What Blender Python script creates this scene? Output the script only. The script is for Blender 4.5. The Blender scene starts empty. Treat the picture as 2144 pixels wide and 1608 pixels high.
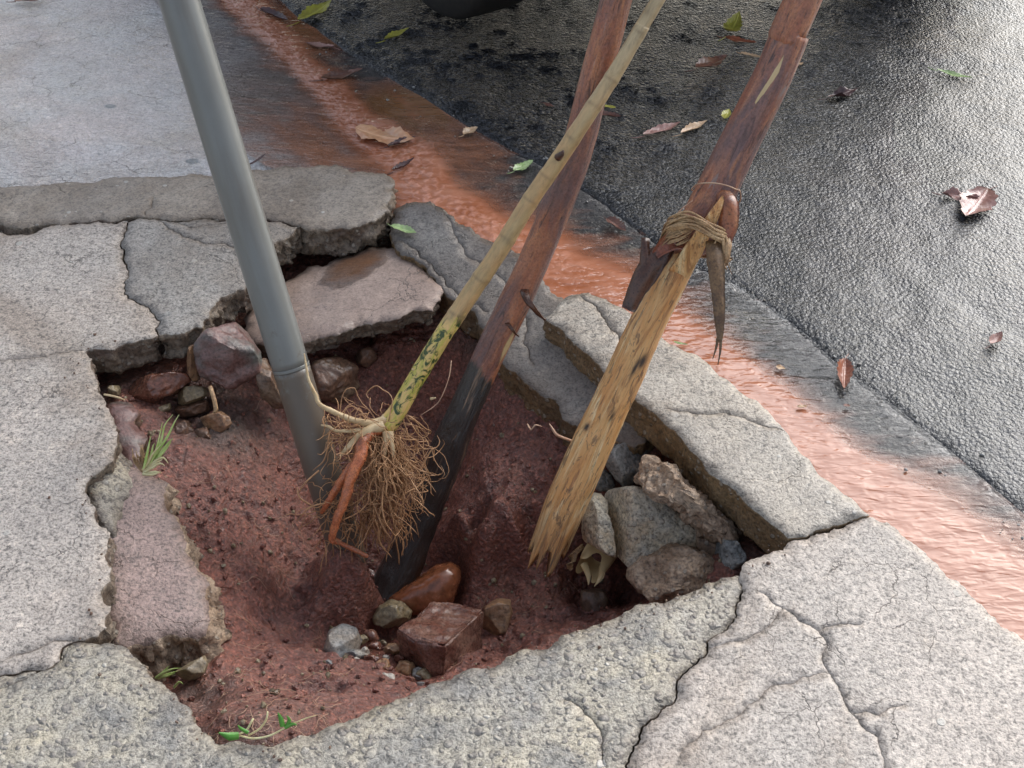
import bpy, bmesh, math, random
import numpy as np
from mathutils import Vector, geometry
R = math.radians
SC = bpy.context.scene
# ------------------------------------------------------------------ camera, world, sun, exposure
CAM_H, PITCH, FPX = 1.36, R(42), 2680.0
cam_d = bpy.data.cameras.new('camera'); cam = bpy.data.objects.new('camera', cam_d)
SC.collection.objects.link(cam); SC.camera = cam
cam.location = (0, 0, CAM_H); cam.rotation_euler = (math.pi/2-PITCH, 0, 0)
cam_d.sensor_width = 36; cam_d.lens = 36*FPX/2144; cam_d.clip_end = 500; cam_d.clip_start = .02
W = bpy.data.worlds.new('World'); SC.world = W; W.use_nodes = True
SUN_EL, SUN_AZ = 35, 40          # azimuth from +Y towards +X
_s = W.node_tree.nodes.new('ShaderNodeTexSky'); _s.sky_type = 'NISHITA'; _s.sun_disc = False
_s.sun_elevation = R(SUN_EL); _s.sun_rotation = R(SUN_AZ); _s.air_density = 1.0; _s.dust_density = 3.0; _s.ozone_density = 1.0
_b = W.node_tree.nodes['Background']; _b.inputs['Strength'].default_value = .15
_hs = W.node_tree.nodes.new('ShaderNodeHueSaturation'); _hs.inputs['Saturation'].default_value = .55     # cloud cover greys the sky
W.node_tree.links.new(_s.outputs[0], _hs.inputs['Color']); W.node_tree.links.new(_hs.outputs[0], _b.inputs[0])
sl = bpy.data.lights.new('sun', 'SUN'); sl.energy = 1.5; sl.angle = R(58); sl.color = (.89, .95, 1)
so = bpy.data.objects.new('sun', sl); SC.collection.objects.link(so)
_d = Vector((math.sin(R(SUN_AZ))*math.cos(R(SUN_EL)), math.cos(R(SUN_AZ))*math.cos(R(SUN_EL)), math.sin(R(SUN_EL))))
so.rotation_euler = _d.to_track_quat('Z', 'Y').to_euler()
SC.view_settings.view_transform = 'Standard'; SC.view_settings.look = 'None'
SC.view_settings.exposure = 0.78; SC.view_settings.gamma = 1

# ------------------------------------------------------------------ pixel <-> world
RT = np.array([1., 0, 0]); FW = np.array([0, math.cos(PITCH), -math.sin(PITCH)]); UP = np.array([0, math.sin(PITCH), math.cos(PITCH)])
CP = np.array([0, 0, CAM_H])
def ray(px, py): return FW + (px-1072)/FPX*RT + (804-py)/FPX*UP
def P(px, py, dep): return CP + ray(px, py)*dep
def G(px, py, z=0.): 
    d = ray(px, py); return CP + d*((z-CAM_H)/d[2])
def gdep(px, py, z): return (z-CAM_H)/ray(px, py)[2]
# ------------------------------------------------------------------ noise
def _h(x, y, z):
    n = (x*374761393 + y*668265263 + z*1274126177) & 0xffffffff
    n = ((n ^ (n >> 13))*1274126177) & 0xffffffff
    return ((n ^ (n >> 16)) & 0xffff)/65535.0
def vnoise(p):
    p = np.asarray(p, float); i = np.floor(p).astype(np.int64); f = p-i; f = f*f*f*(f*(f*6-15)+10)
    x, y, z = i[:, 0], i[:, 1], i[:, 2]; r = 0
    for a in (0, 1):
        for b in (0, 1):
            for c in (0, 1):
                w = (f[:, 0] if a else 1-f[:, 0])*(f[:, 1] if b else 1-f[:, 1])*(f[:, 2] if c else 1-f[:, 2])
                r = r + w*_h(x+a, y+b, z+c)
    return r*2-1
def fbm(p, sc, oc=4, gain=.5, off=0.):
    p = np.asarray(p, float); 
    if p.shape[1] == 2: p = np.c_[p, np.zeros(len(p))]
    r = 0; a = 1; t = 0
    for k in range(oc):
        r = r + a*vnoise(p*sc*(2.03**k)+off+17.3*k); t += a; a *= gain
    return r/t
def ridge(p, sc, oc=3, off=0.):
    p = np.asarray(p, float)
    if p.shape[1] == 2: p = np.c_[p, np.zeros(len(p))]
    r = 0; a = 1; t = 0
    for k in range(oc):
        r = r + a*(1-2*np.abs(vnoise(p*sc*(2.1**k)+off+9.1*k))); t += a; a *= .5
    return r/t
# ------------------------------------------------------------------ tagging and mesh helpers
def tag(o, label=None, cat=None, group=None, kind=None):
    if label: o['label'] = label
    if cat: o['category'] = cat
    if group: o['group'] = group
    if kind: o['kind'] = kind
    return o
def empty(name, loc, label, cat, group=None):
    o = bpy.data.objects.new(name, None); SC.collection.objects.link(o); o.location = Vector(loc); o.empty_display_size = .05
    bpy.context.view_layer.update()
    return tag(o, label, cat, group)
def mobj(name, V, Fc, mats, mi=None, attrs=None, parent=None, smooth=True):
    me = bpy.data.meshes.new(name)
    V = np.asarray(V, float)
    if parent is not None: V = V - np.array(parent.location)   # parents here are never rotated or scaled
    me.from_pydata(V.tolist(), [], Fc if isinstance(Fc, list) else Fc.tolist())
    for m in (mats if isinstance(mats, (list, tuple)) else [mats]): me.materials.append(m)
    if mi is not None: me.polygons.foreach_set('material_index', np.asarray(mi, np.int32))
    if smooth: me.polygons.foreach_set('use_smooth', [True]*len(me.polygons))
    for k, v in (attrs or {}).items():
        v = np.asarray(v, np.float32)
        if v.ndim == 1:
            a = me.attributes.new(k, 'FLOAT', 'POINT'); a.data.foreach_set('value', v)
        else:
            a = me.attributes.new(k, 'FLOAT_VECTOR', 'POINT'); a.data.foreach_set('vector', v.ravel())
    me.update()
    o = bpy.data.objects.new(name, me); SC.collection.objects.link(o)
    if parent is not None: o.parent = parent
    return o
def recentre(o):
    """move a top-level mesh's origin to the base of its geometry"""
    me = o.data; n = len(me.vertices); c = np.empty(n*3); me.vertices.foreach_get('co', c); c = c.reshape(-1, 3)
    m = np.array([c[:, 0].mean(), c[:, 1].mean(), c[:, 2].min()]); c -= m
    me.vertices.foreach_set('co', c.ravel()); me.update(); o.location = Vector(m); return o
# ------------------------------------------------------------------ node helper
class M:
    def __init__(s, name):
        s.m = bpy.data.materials.new(name); s.m.use_nodes = True; s.t = s.m.node_tree
        s.b = s.t.nodes['Principled BSDF']; s.out = s.t.nodes['Material Output']
        s.v = s.n('ShaderNodeTexCoord').outputs['Object']
        s.geo = s.n('ShaderNodeNewGeometry').outputs['Position']; s.v = s.geo
    def n(s, ty): return s.t.nodes.new(ty)
    def put(s, sock, v):
        if isinstance(v, bpy.types.NodeSocket): s.t.links.new(v, sock)
        elif isinstance(v, (tuple, list)):
            sock.default_value = tuple(v)+(1,) if len(v) == 3 and len(sock.default_value) == 4 else tuple(v)
        else: sock.default_value = v
    def attr(s, name, vec=False):
        a = s.n('ShaderNodeAttribute'); a.attribute_name = name; return a.outputs['Vector' if vec else 'Fac']
    def map(s, vec, scale=(1, 1, 1), rot=(0, 0, 0)):
        m = s.n('ShaderNodeMapping'); s.put(m.inputs['Vector'], vec); m.inputs['Scale'].default_value = scale; m.inputs['Rotation'].default_value = rot; return m.outputs[0]
    def noise(s, sc, det=4, ro=.55, dist=0, vec=None, col=False):
        a = s.n('ShaderNodeTexNoise'); s.put(a.inputs['Vector'], vec or s.v); a.inputs['Scale'].default_value = sc
        a.inputs['Detail'].default_value = det; a.inputs['Roughness'].default_value = ro; a.inputs['Distortion'].default_value = dist
        return a.outputs['Color' if col else 'Fac']
    def vor(s, sc, out='Distance', feat='F1', vec=None, rnd=1):
        a = s.n('ShaderNodeTexVoronoi'); a.feature = feat; s.put(a.inputs['Vector'], vec or s.v); a.inputs['Scale'].default_value = sc
        a.inputs['Randomness'].default_value = rnd; return a.outputs[out]
    def ramp(s, f, *st):
        a = s.n('ShaderNodeValToRGB'); s.put(a.inputs[0], f); e = a.color_ramp.elements
        while len(e) < len(st): e.new(.5)
        for k, (p, c) in enumerate(st):
            e[k].position = p; e[k].color = (c, c, c, 1) if not isinstance(c, tuple) else c+(1,)
        return a.outputs[0]
    def mix(s, f, a, b, mode='MIX'):
        m = s.n('ShaderNodeMix'); m.data_type = 'RGBA'; m.blend_type = mode
        s.put(m.inputs[0], f); s.put(m.inputs[6], a); s.put(m.inputs[7], b); return m.outputs[2]
    def ma(s, op, a, b=0.):
        m = s.n('ShaderNodeMath'); m.operation = op; s.put(m.inputs[0], a); s.put(m.inputs[1], b); return m.outputs[0]
    def bump(s, h, st=.5, d=.002, nrm=None):
        b = s.n('ShaderNodeBump'); s.put(b.inputs['Height'], h); b.inputs['Strength'].default_value = st; b.inputs['Distance'].default_value = d
        if nrm: s.put(b.inputs['Normal'], nrm)
        return b.outputs[0]
    def fin(s, col, rough, nrm=None, spec=.5, coat=0, coatr=.1):
        s.put(s.b.inputs['Base Color'], col); s.put(s.b.inputs['Roughness'], rough); s.put(s.b.inputs['Specular IOR Level'], spec)
        if nrm: s.put(s.b.inputs['Normal'], nrm)
        if coat:
            if nrm: s.put(s.b.inputs['Coat Normal'], nrm)
            s.put(s.b.inputs['Coat Weight'], coat); s.put(s.b.inputs['Coat Roughness'], coatr)
        return s.m
# ------------------------------------------------------------------ materials
def concrete(name, c1, c2, peb=.25, wet=.4, grain=1., pebs=55, dark=.35, brown=(.12, .08, .055), gut=False):
    m = M(name)
    big = m.noise(4, 5, .6, .3); mid = m.noise(22, 5, .65)
    col = m.mix(m.ramp(big, (.35, 0.), (.65, 1.)), c1, c2)
    col = m.mix(m.ramp(mid, (.42, 0.), (.7, .45)), col, tuple(x*.55 for x in c1))
    f1 = m.noise(260, 3, .7); f2 = m.noise(120, 4, .7, .5)
    sp = m.ramp(f2, (.35, .38), (.45, .86), (.56, 1.05), (.7, 1.25)); col = m.mix(grain, col, sp, 'MULTIPLY')
    sp = m.ramp(f1, (.36, .3), (.45, .86), (.58, 1.1), (.7, 1.25)); col = m.mix(grain*.9, col, sp, 'MULTIPLY')
    bc = m.vor(8, 'Color', vec=m.map(m.v, (1, 1.4, 1))); bd = m.vor(8, 'Distance', vec=m.map(m.v, (1, 1.4, 1))); bl = m.ma('MULTIPLY', m.ramp(bc, (.66, 0.), (.67, 1.)), m.ramp(m.ma('ADD', bd, m.ma('MULTIPLY', mid, .12)), (.15, .85), (.19, 0.)))
    col = m.mix(bl, col, m.mix(1., (.2, .23, .245), m.ramp(f2, (.3, .8), (.7, 1.2)), 'MULTIPLY'))
    # embedded pebbles
    cid = m.vor(pebs, 'Color'); dst = m.vor(pebs, 'Distance')
    ch = m.ma('MULTIPLY', m.ramp(cid, (1-peb, 0.), (1-peb+.02, 1.)), m.ramp(dst, (.3, 1.), (.38, 0.)))
    pc = m.mix(m.vor(pebs, 'Color', vec=m.map(m.v, (1, 1, 1))), (.22, .24, .26), (.5, .47, .42)); col = m.mix(ch, col, pc)
    wv = m.n('ShaderNodeVectorMath'); wv.operation = 'ADD'; m.put(wv.inputs[0], m.v); ws = m.n('ShaderNodeVectorMath'); ws.operation = 'SCALE'; m.put(ws.inputs[0], m.noise(9, 5, .65, col=True)); ws.inputs['Scale'].default_value = .10; m.put(wv.inputs[1], ws.outputs[0])
    ed = m.vor(11, 'Distance', 'DISTANCE_TO_EDGE', vec=wv.outputs[0]); ln = m.ma('MULTIPLY', m.ramp(ed, (.0, 1.), (.012, 0.)), m.ramp(m.noise(7, 3, .6), (.5, 0.), (.6, .75)))
    col = m.mix(ln, col, (.09, .075, .065)); st = m.noise(1.6, 6, .7, .8); col = m.mix(m.ramp(st, (.48, 0.), (.6, .7)), col, m.mix(1., col, (.66, .59, .52), 'MULTIPLY')); col = m.mix(m.ramp(m.noise(38, 4, .7, 1.), (.58, 0.), (.66, .55)), col, m.mix(1., col, (1.35, 1.33, 1.28), 'MULTIPLY'))
    wn = m.ramp(m.noise(3.3, 4, .6, .2), (.4, 0.), (.62, 1.)); wf = m.ma('MULTIPLY', wn, wet)
    col = m.mix(m.ma('MULTIPLY', wf, .6), col, m.mix(1., col, (.42, .40, .40), 'MULTIPLY'))
    if gut: col = m.mix(m.attr('gut'), col, m.mix(mid, (.085, .088, .092), (.14, .14, .14)))
    col = m.mix(m.ma('MULTIPLY', m.attr('dirt'), .9), col, brown)
    h = m.ma('ADD', m.ma('MULTIPLY', f1, .5*grain), m.ma('MULTIPLY', f2, 1.1*grain)); h = m.ma('ADD', h, m.ma('MULTIPLY', ch, .8)); h = m.ma('ADD', h, m.ma('MULTIPLY', mid, 1.2)); h = m.ma('SUBTRACT', h, m.ma('MULTIPLY', ln, 2.))
    rough = m.ma('SUBTRACT', m.ma('ADD', .47, m.ma('MULTIPLY', f2, .2)), m.ma('MULTIPLY', wf, .36))
    if gut:
        rp = m.ma('ADD', m.noise(1, 3, .6, .8, vec=m.map(m.v, (55, 130, 60), (0, 0, R(-20)))), m.ma('MULTIPLY', m.noise(130, 3, .6, .5), .8))
        return m.fin(col, .3, m.bump(m.ma('ADD', rp, m.ma('MULTIPLY', h, .25)), 1., .008), .6, 1., .06)
    return m.fin(col, rough, m.bump(h, .55, .0033), .55)
def pebbly(name, c1, c2):
    """worn concrete with the coarse aggregate exposed"""
    m = M(name)
    big = m.noise(5, 5, .65, .3); col = m.mix(m.ramp(big, (.36, 0.), (.62, 1.)), c1, c2)
    col = m.mix(m.ramp(m.noise(14, 4, .6, off) if False else m.noise(14, 4, .6, .6), (.45, 0.), (.65, .7)), col, (.19, .19, .19))
    f1 = m.noise(300, 3, .7); f2 = m.noise(110, 4, .7, .5)
    col = m.mix(1., col, m.ramp(f2, (.36, .4), (.48, .9), (.62, 1.15)), 'MULTIPLY'); col = m.mix(.9, col, m.ramp(f1, (.34, .45), (.5, .95), (.65, 1.2)), 'MULTIPLY')
    vv = m.n('ShaderNodeVectorMath'); vv.operation = 'ADD'; m.put(vv.inputs[0], m.v)
    sc = m.n('ShaderNodeVectorMath'); sc.operation = 'SCALE'; m.put(sc.inputs[0], m.noise(60, 2, .5, col=True)); sc.inputs['Scale'].default_value = .012; m.put(vv.inputs[1], sc.outputs[0])
    w = vv.outputs[0]; hs = []
    for s_, th in ((62, .62), (115, .5)):
        cid = m.vor(s_, 'Color', vec=w); d = m.vor(s_, 'Distance', vec=w)
        ch = m.ma('MULTIPLY', m.ramp(cid, (th, 0.), (th+.03, 1.)), m.ramp(d, (.3, 1.), (.42, 0.)))
        pc = m.ramp(m.ma('MULTIPLY', cid, 1.), (.45, (.14, .13, .115)), (.6, (.38, .345, .29)), (.75, (.24, .215, .19)), (.88, (.5, .45, .37)), (1., (.62, .6, .57)))
        ring = m.ramp(d, (.3, 0.), (.38, .8), (.48, 0.)); col = m.mix(m.ma('MULTIPLY', ring, m.ramp(cid, (th, 0.), (th+.03, 1.))), col, (.07, .06, .055)); col = m.mix(ch, col, m.mix(1., pc, m.ramp(f2, (.3, .6), (.7, 1.2)), 'MULTIPLY'))
        hs.append(m.ma('MULTIPLY', m.ramp(d, (.0, 1.), (.44, 0.)), m.ramp(cid, (th, 0.), (th+.03, 1.))))
    col = m.mix(m.ma('MULTIPLY', m.attr('dirt'), .9), col, (.10, .07, .05))
    h = m.ma('ADD', m.ma('MULTIPLY', hs[0], 1.1), hs[1]); h = m.ma('ADD', h, m.ma('MULTIPLY', f2, 1.)); h = m.ma('ADD', h, m.ma('MULTIPLY', f1, .4))
    return m.fin(col, m.ma('ADD', .3, m.ma('MULTIPLY', f2, .25)), m.bump(h, .8, .004), .55)
def broken(name, c1, c2, c3, rough=.42):
    m = M(name); a = m.noise(28, 6, .7, .4); col = m.mix(m.ramp(a, (.35, 0.), (.6, 1.)), c1, c2)
    col = m.mix(m.ramp(m.noise(9, 4, .6, .4), (.5, 0.), (.66, .8)), col, c3)
    f = m.noise(180, 4, .7); col = m.mix(1., col, m.ramp(f, (.34, .35), (.5, .95), (.66, 1.3)), 'MULTIPLY')
    cid = m.vor(95, 'Color'); d = m.vor(95, 'Distance'); ch = m.ma('MULTIPLY', m.ramp(cid, (.62, 0.), (.66, 1.)), m.ramp(d, (.3, 1.), (.4, 0.)))
    col = m.mix(ch, col, m.mix(.5, (.42, .38, .32), col))
    h = m.ma('ADD', m.ma('ADD', a, m.ma('MULTIPLY', f, .5)), m.ma('MULTIPLY', ch, .5))
    return m.fin(col, m.ma('ADD', rough-.12, m.ma('MULTIPLY', f, .3)), m.bump(h, .9, .006), .5)
M_SLAB = concrete('concrete_pale', (.56, .485, .42), (.47, .42, .37), .10, .35)
M_GREY = concrete('concrete_blue_grey', (.41, .375, .335), (.34, .315, .285), .12, .4)
M_STRIP = concrete('concrete_brown_strip', (.37, .315, .255), (.29, .25, .21), .16, .5, .7, 80)
M_WETSLAB = concrete('concrete_wet', (.27, .25, .225), (.19, .16, .135), .1, 1., .8)
M_PINK = concrete('concrete_pinkish', (.43, .31, .27), (.33, .225, .195), .08, .4, 1.)
M_APRON = concrete('apron_concrete', (.74, .64, .61), (.66, .65, .64), .04, .1, .5, 70, gut=True)
M_KERB = concrete('kerb_concrete', (.50, .435, .355), (.36, .33, .285), .12, .8, 1.)
M_TILT = concrete('mud_washed_concrete', (.46, .35, .29), (.36, .26, .21), .03, 1., .5)
M_PEB = pebbly('exposed_aggregate_concrete', (.52, .45, .33), (.40, .37, .32))
M_SIDE = broken('broken_edge', (.16, .115, .08), (.25, .20, .15), (.10, .06, .045))
M_KSIDE = broken('kerb_face', (.17, .105, .05), (.22, .145, .075), (.12, .08, .045), .4)
M_RUBBLE = broken('rubble_concrete', (.62, .53, .38), (.50, .46, .38), (.52, .34, .17), .5)
M_RUBBLE2 = broken('rubble_brown', (.34, .23, .15), (.42, .31, .22), (.2, .12, .07), .45)
M_GREYROCK = broken('rubble_blue_grey', (.20, .205, .20), (.28, .275, .26), (.12, .12, .12), .45)

def asphalt():
    m = M('wet_asphalt')
    wv = m.n('ShaderNodeVectorMath'); wv.operation = 'ADD'; m.put(wv.inputs[0], m.v); ws = m.n('ShaderNodeVectorMath'); ws.operation = 'SCALE'; m.put(ws.inputs[0], m.noise(160, 3, .6, col=True)); ws.inputs['Scale'].default_value = .006; m.put(wv.inputs[1], ws.outputs[0]); w = wv.outputs[0]
    d = m.vor(145, 'Distance', vec=w); cid = m.vor(145, 'Color', vec=w); d2 = m.vor(320, 'Distance', vec=w); f = m.noise(420, 3, .7)
    col = m.mix(m.ramp(cid, (.2, 0.), (1., 1.)), (.004, .0045, .0055), (.042, .044, .05)); col = m.mix(m.ramp(m.noise(210, 2, .6), (.68, 0.), (.74, .5)), col, (.12, .12, .12))  # stone tones, then pale specks painted into the colour as wet glints
    h = m.ma('ADD', m.ma('MULTIPLY', m.ma('SUBTRACT', 1., d), m.ma('ADD', .5, cid)), m.ma('MULTIPLY', m.ma('SUBTRACT', 1., d2), .4)); h = m.ma('ADD', h, m.ma('MULTIPLY', f, .5)); h = m.ma('ADD', h, m.ma('MULTIPLY', m.noise(30, 4, .6), .5))
    pool = m.ramp(m.noise(2.2, 4, .6, .5), (.45, 0.), (.7, 1.)); h = m.ma('MULTIPLY', h, m.ma('SUBTRACT', 1., m.ma('MULTIPLY', pool, .2)))
    rip = m.noise(1, 3, .6, .8, vec=m.map(m.v, (45, 110, 50), (0, 0, R(-15)))); h = m.ma('ADD', h, m.ma('MULTIPLY', rip, .6))
    return m.fin(col, m.ma('ADD', .14, m.ma('MULTIPLY', f, .15)), m.bump(h, .45, .0036), .2, .6, .04)
M_ASPH = asphalt()
def soil():
    m = M('wet_red_soil')
    wv = m.n('ShaderNodeVectorMath'); wv.operation = 'ADD'; m.put(wv.inputs[0], m.v); ws = m.n('ShaderNodeVectorMath'); ws.operation = 'SCALE'; m.put(ws.inputs[0], m.noise(50, 4, .65, col=True)); ws.inputs['Scale'].default_value = .02; m.put(wv.inputs[1], ws.outputs[0]); w = wv.outputs[0]
    big = m.noise(5, 6, .65, .5); mid = m.noise(26, 5, .65, .3); f = m.noise(190, 4, .7); v1 = m.vor(42, 'Distance', vec=w); v2 = m.vor(120, 'Distance', vec=w)
    col = m.mix(m.ramp(big, (.36, 0.), (.64, 1.)), (.37, .13, .085), (.24, .09, .068))
    col = m.mix(m.ramp(mid, (.46, 0.), (.66, .6)), col, (.42, .17, .105)); col = m.mix(m.ramp(m.noise(13, 5, .7, .6), (.56, 0.), (.68, .6)), col, (.13, .058, .05))
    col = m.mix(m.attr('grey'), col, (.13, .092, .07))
    col = m.mix(1., col, m.ramp(v2, (.1, 1.12), (.5, .6)), 'MULTIPLY'); col = m.mix(1., col, m.ramp(f, (.36, .5), (.47, .9), (.62, 1.3)), 'MULTIPLY')
    cid = m.vor(95, 'Color'); d = m.vor(95, 'Distance'); ch = m.ma('MULTIPLY', m.ramp(cid, (.88, 0.), (.9, 1.)), m.ramp(d, (.22, 1.), (.34, 0.)))
    col = m.mix(m.ma('MULTIPLY', ch, .65), col, m.mix(m.ramp(m.noise(40, 2), (.4, 0.), (.6, 1.)), (.42, .27, .18), (.2, .15, .12)))
    h = m.ma('ADD', m.ma('MULTIPLY', m.ma('SUBTRACT', 1., v1), .6), m.ma('MULTIPLY', m.ma('SUBTRACT', 1., v2), .5)); h = m.ma('ADD', h, m.ma('MULTIPLY', f, .9)); h = m.ma('ADD', h, m.ma('MULTIPLY', mid, 1.2)); h = m.ma('ADD', h, m.ma('MULTIPLY', ch, .4))
    return m.fin(col, m.ma('ADD', .15, m.ma('MULTIPLY', mid, .5)), m.bump(h, .7, .008), .5, .45, .16)
M_SOIL = soil()
def water():
    m = M('muddy_water'); t = m.t
    v = m.map(m.v, (12, 40, 30), (0, 0, R(52)))
    v2 = m.map(m.v, (34, 95, 50), (0, 0, R(40)))
    r1 = m.noise(1, 1.5, .5, .7, vec=v); r2 = m.noise(1, 1, .5, .8, vec=v2); r3 = m.noise(75, 2, .5, .4)
    h = m.ma('ADD', m.ma('MULTIPLY', r1, 1.), m.ma('MULTIPLY', r2, .7)); h = m.ma('ADD', h, m.ma('MULTIPLY', r3, m.ma('ADD', .15, m.ma('MULTIPLY', m.attr('foam'), 1.6))))
    nrm = m.bump(h, .36, .0065)
    mud = m.attr('mud')
    st = m.ramp(r1, (.3, .0), (.7, 1.)); col = m.mix(st, (.34, .115, .052), (.46, .20, .12))
    col = m.mix(m.ma('MULTIPLY', m.attr('foam'), m.ramp(r3, (.45, 0.), (.7, .7))), col, (.72, .36, .26))
    col = m.mix(m.attr('brown'), col, (.22, .10, .035))
    m.put(m.b.inputs['Base Color'], col); m.b.inputs['Roughness'].default_value = .05; m.b.inputs['Coat Weight'].default_value = .12; m.b.inputs['Coat Roughness'].default_value = .03; m.put(m.b.inputs['Coat Normal'], nrm); m.put(m.b.inputs['Normal'], nrm); m.b.inputs['Specular IOR Level'].default_value = .5
    tr = m.n('ShaderNodeBsdfTransparent'); tr.inputs[0].default_value = (.93, .91, .89, 1)
    gl = m.n('ShaderNodeBsdfGlossy'); gl.inputs['Roughness'].default_value = .1; m.put(gl.inputs['Normal'], nrm)
    fr = m.n('ShaderNodeFresnel'); fr.inputs['IOR'].default_value = 1.33; m.put(fr.inputs['Normal'], nrm)
    film = m.n('ShaderNodeMixShader'); m.put(film.inputs[0], fr.outputs[0]); m.put(film.inputs[1], tr.outputs[0]); m.put(film.inputs[2], gl.outputs[0])
    ms = m.n('ShaderNodeMixShader'); fac = m.ramp(m.ma('ADD', mud, m.ma('MULTIPLY', m.ma('SUBTRACT', r1, .5), .45)), (.08, 0.), (.4, .45), (.95, .95))
    m.put(ms.inputs[0], fac); m.put(ms.inputs[1], film.outputs[0]); m.put(ms.inputs[2], m.b.outputs[0]); t.links.new(ms.outputs[0], m.out.inputs[0])
    return m.m
M_WATER = water()
def rockmat(name, c1, c2, c3, sc=30, rough=.35, coat=0, bs=.7, bd=.004, st=(1, 1, 1)):
    m = M(name); v = m.map(m.v, st); a = m.noise(sc, 6, .65, .5, vec=v); b = m.noise(sc*.35, 4, .6, .3, vec=v); f = m.noise(sc*6, 3, .7)
    col = m.mix(m.ramp(a, (.38, 0.), (.62, 1.)), c1, c2); col = m.mix(m.ramp(b, (.5, 0.), (.66, .85)), col, c3)
    col = m.mix(1., col, m.ramp(f, (.33, .5), (.5, .97), (.67, 1.25)), 'MULTIPLY')
    return m.fin(col, m.ma('ADD', rough-.1, m.ma('MULTIPLY', f, .2)), m.bump(m.ma('ADD', a, m.ma('MULTIPLY', f, .25)), bs, bd), .55, coat)
M_R_PURPLE = rockmat('purple_brown_stone', (.13, .065, .055), (.20, .115, .10), (.12, .13, .115), 40, .33)
M_R_RED = rockmat('wet_red_stone', (.14, .05, .032), (.20, .085, .055), (.25, .16, .12), 30, .25, .3, .6, .003)
M_R_TOP = rockmat('red_block_stone', (.15, .06, .04), (.22, .12, .085), (.10, .035, .025), 34, .28, .2, .8, .004)
M_R_ORANGE = rockmat('smooth_orange_stone', (.30, .095, .03), (.22, .065, .025), (.24, .085, .04), 8, .25, .3, .15, .002)
M_R_TAN = rockmat('tan_stone', (.32, .18, .09), (.24, .13, .075), (.2, .15, .11), 25, .4)
M_R_BROWN = rockmat('brown_stone', (.17, .09, .055), (.11, .065, .045), (.2, .14, .09), 30, .35)
M_R_GREY = rockmat('grey_pebble', (.26, .26, .25), (.17, .17, .165), (.3, .24, .18), 45, .3)
M_R_OLIVE = rockmat('olive_stone', (.2, .15, .08), (.28, .22, .14), (.09, .06, .035), 32, .38)
M_R_WHITE = rockmat('pale_pebble', (.5, .45, .38), (.42, .38, .32), (.36, .27, .2), 40, .35)

def cylmat(name):
    m = M(name); m.v = m.attr('loc', True); return m
def m_pole():
    m = cylmat('galvanised_grey'); n1 = m.noise(14, 5, .65); n2 = m.noise(120, 3, .6); n3 = m.noise(1, 4, .6, vec=m.map(m.v, (30, 30, 3)))
    col = m.mix(n1, (.155, .155, .14), (.205, .21, .20)); col = m.mix(m.ramp(n3, (.48, 0.), (.7, .6)), col, (.13, .11, .085))
    mud = m.ramp(m.ma('ADD', m.attr('mudz'), m.ma('ADD', m.ma('MULTIPLY', m.ma('SUBTRACT', n1, .5), .5), m.ma('MULTIPLY', m.ma('SUBTRACT', m.noise(70, 4, .7), .5), .8))), (.4, 0.), (.6, 1.))
    col = m.mix(mud, col, m.mix(n1, (.15, .115, .085), (.10, .085, .07)))
    return m.fin(col, m.ma('ADD', m.ma('MULTIPLY', mud, .12), .3), m.bump(n2, .12, .001), .5)
def m_bark(name, red=1.):
    m = cylmat(name); L = m.noise(1, 5, .65, 1.2, vec=m.map(m.v, (45, 45, 7))); L2 = m.noise(1, 5, .7, .8, vec=m.map(m.v, (110, 110, 14))); big = m.noise(1, 4, .6, .8, vec=m.map(m.v, (16, 16, 4))); f = m.noise(260, 3, .7)
    col = m.mix(m.ramp(L, (.35, 0.), (.62, 1.)), (.30, .09, .042), (.48, .19, .09)); col = m.mix(m.ramp(big, (.42, 0.), (.58, .95)), col, (.16, .085, .08))
    col = m.mix(m.ramp(m.noise(1, 4, .6, 1.5, vec=m.map(m.v, (22, 22, 6))), (.54, 0.), (.68, .8)), col, (.55, .22, .085))
    col = m.mix(m.ramp(L2, (.34, 1.), (.44, 0.)), col, (.06, .022, .018)); col = m.mix(.8, col, m.ramp(f, (.33, .55), (.5, 1.), (.67, 1.2)), 'MULTIPLY')
    col = m.mix(m.ramp(m.noise(1, 5, .7, 1.8, vec=m.map(m.v, (60, 60, 9))), (.63, 0.), (.68, .7)), col, (.3, .24, .22))
    ch = m.ramp(m.ma('ADD', m.attr('char'), m.ma('MULTIPLY', m.ma('SUBTRACT', L, .5), 1.1)), (.45, 0.), (.62, 1.))
    ex = m.ramp(m.noise(1, 5, .7, .6, vec=m.map(m.v, (40, 40, 5))), (.55, 0.), (.66, 1.))
    chc = m.mix(m.ma('MULTIPLY', ex, m.attr('exposed')), m.mix(L2, (.012, .010, .009), (.045, .035, .03)), m.mix(L2, (.50, .33, .20), (.2, .10, .06)))
    col = m.mix(ch, col, chc); col = m.mix(m.ramp(m.ma('ADD', m.attr('pale'), m.ma('MULTIPLY', m.ma('SUBTRACT', L2, .5), .35)), (.45, 0.), (.58, 1.)), col, (.62, .45, .22))
    h = m.ma('ADD', L, m.ma('MULTIPLY', L2, .8)); h = m.ma('ADD', h, m.ma('MULTIPLY', f, .2))
    return m.fin(col, m.ma('ADD', .15, m.ma('MULTIPLY', L2, .4)), m.bump(h, .9, .006), .55, .5, .12)
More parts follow.
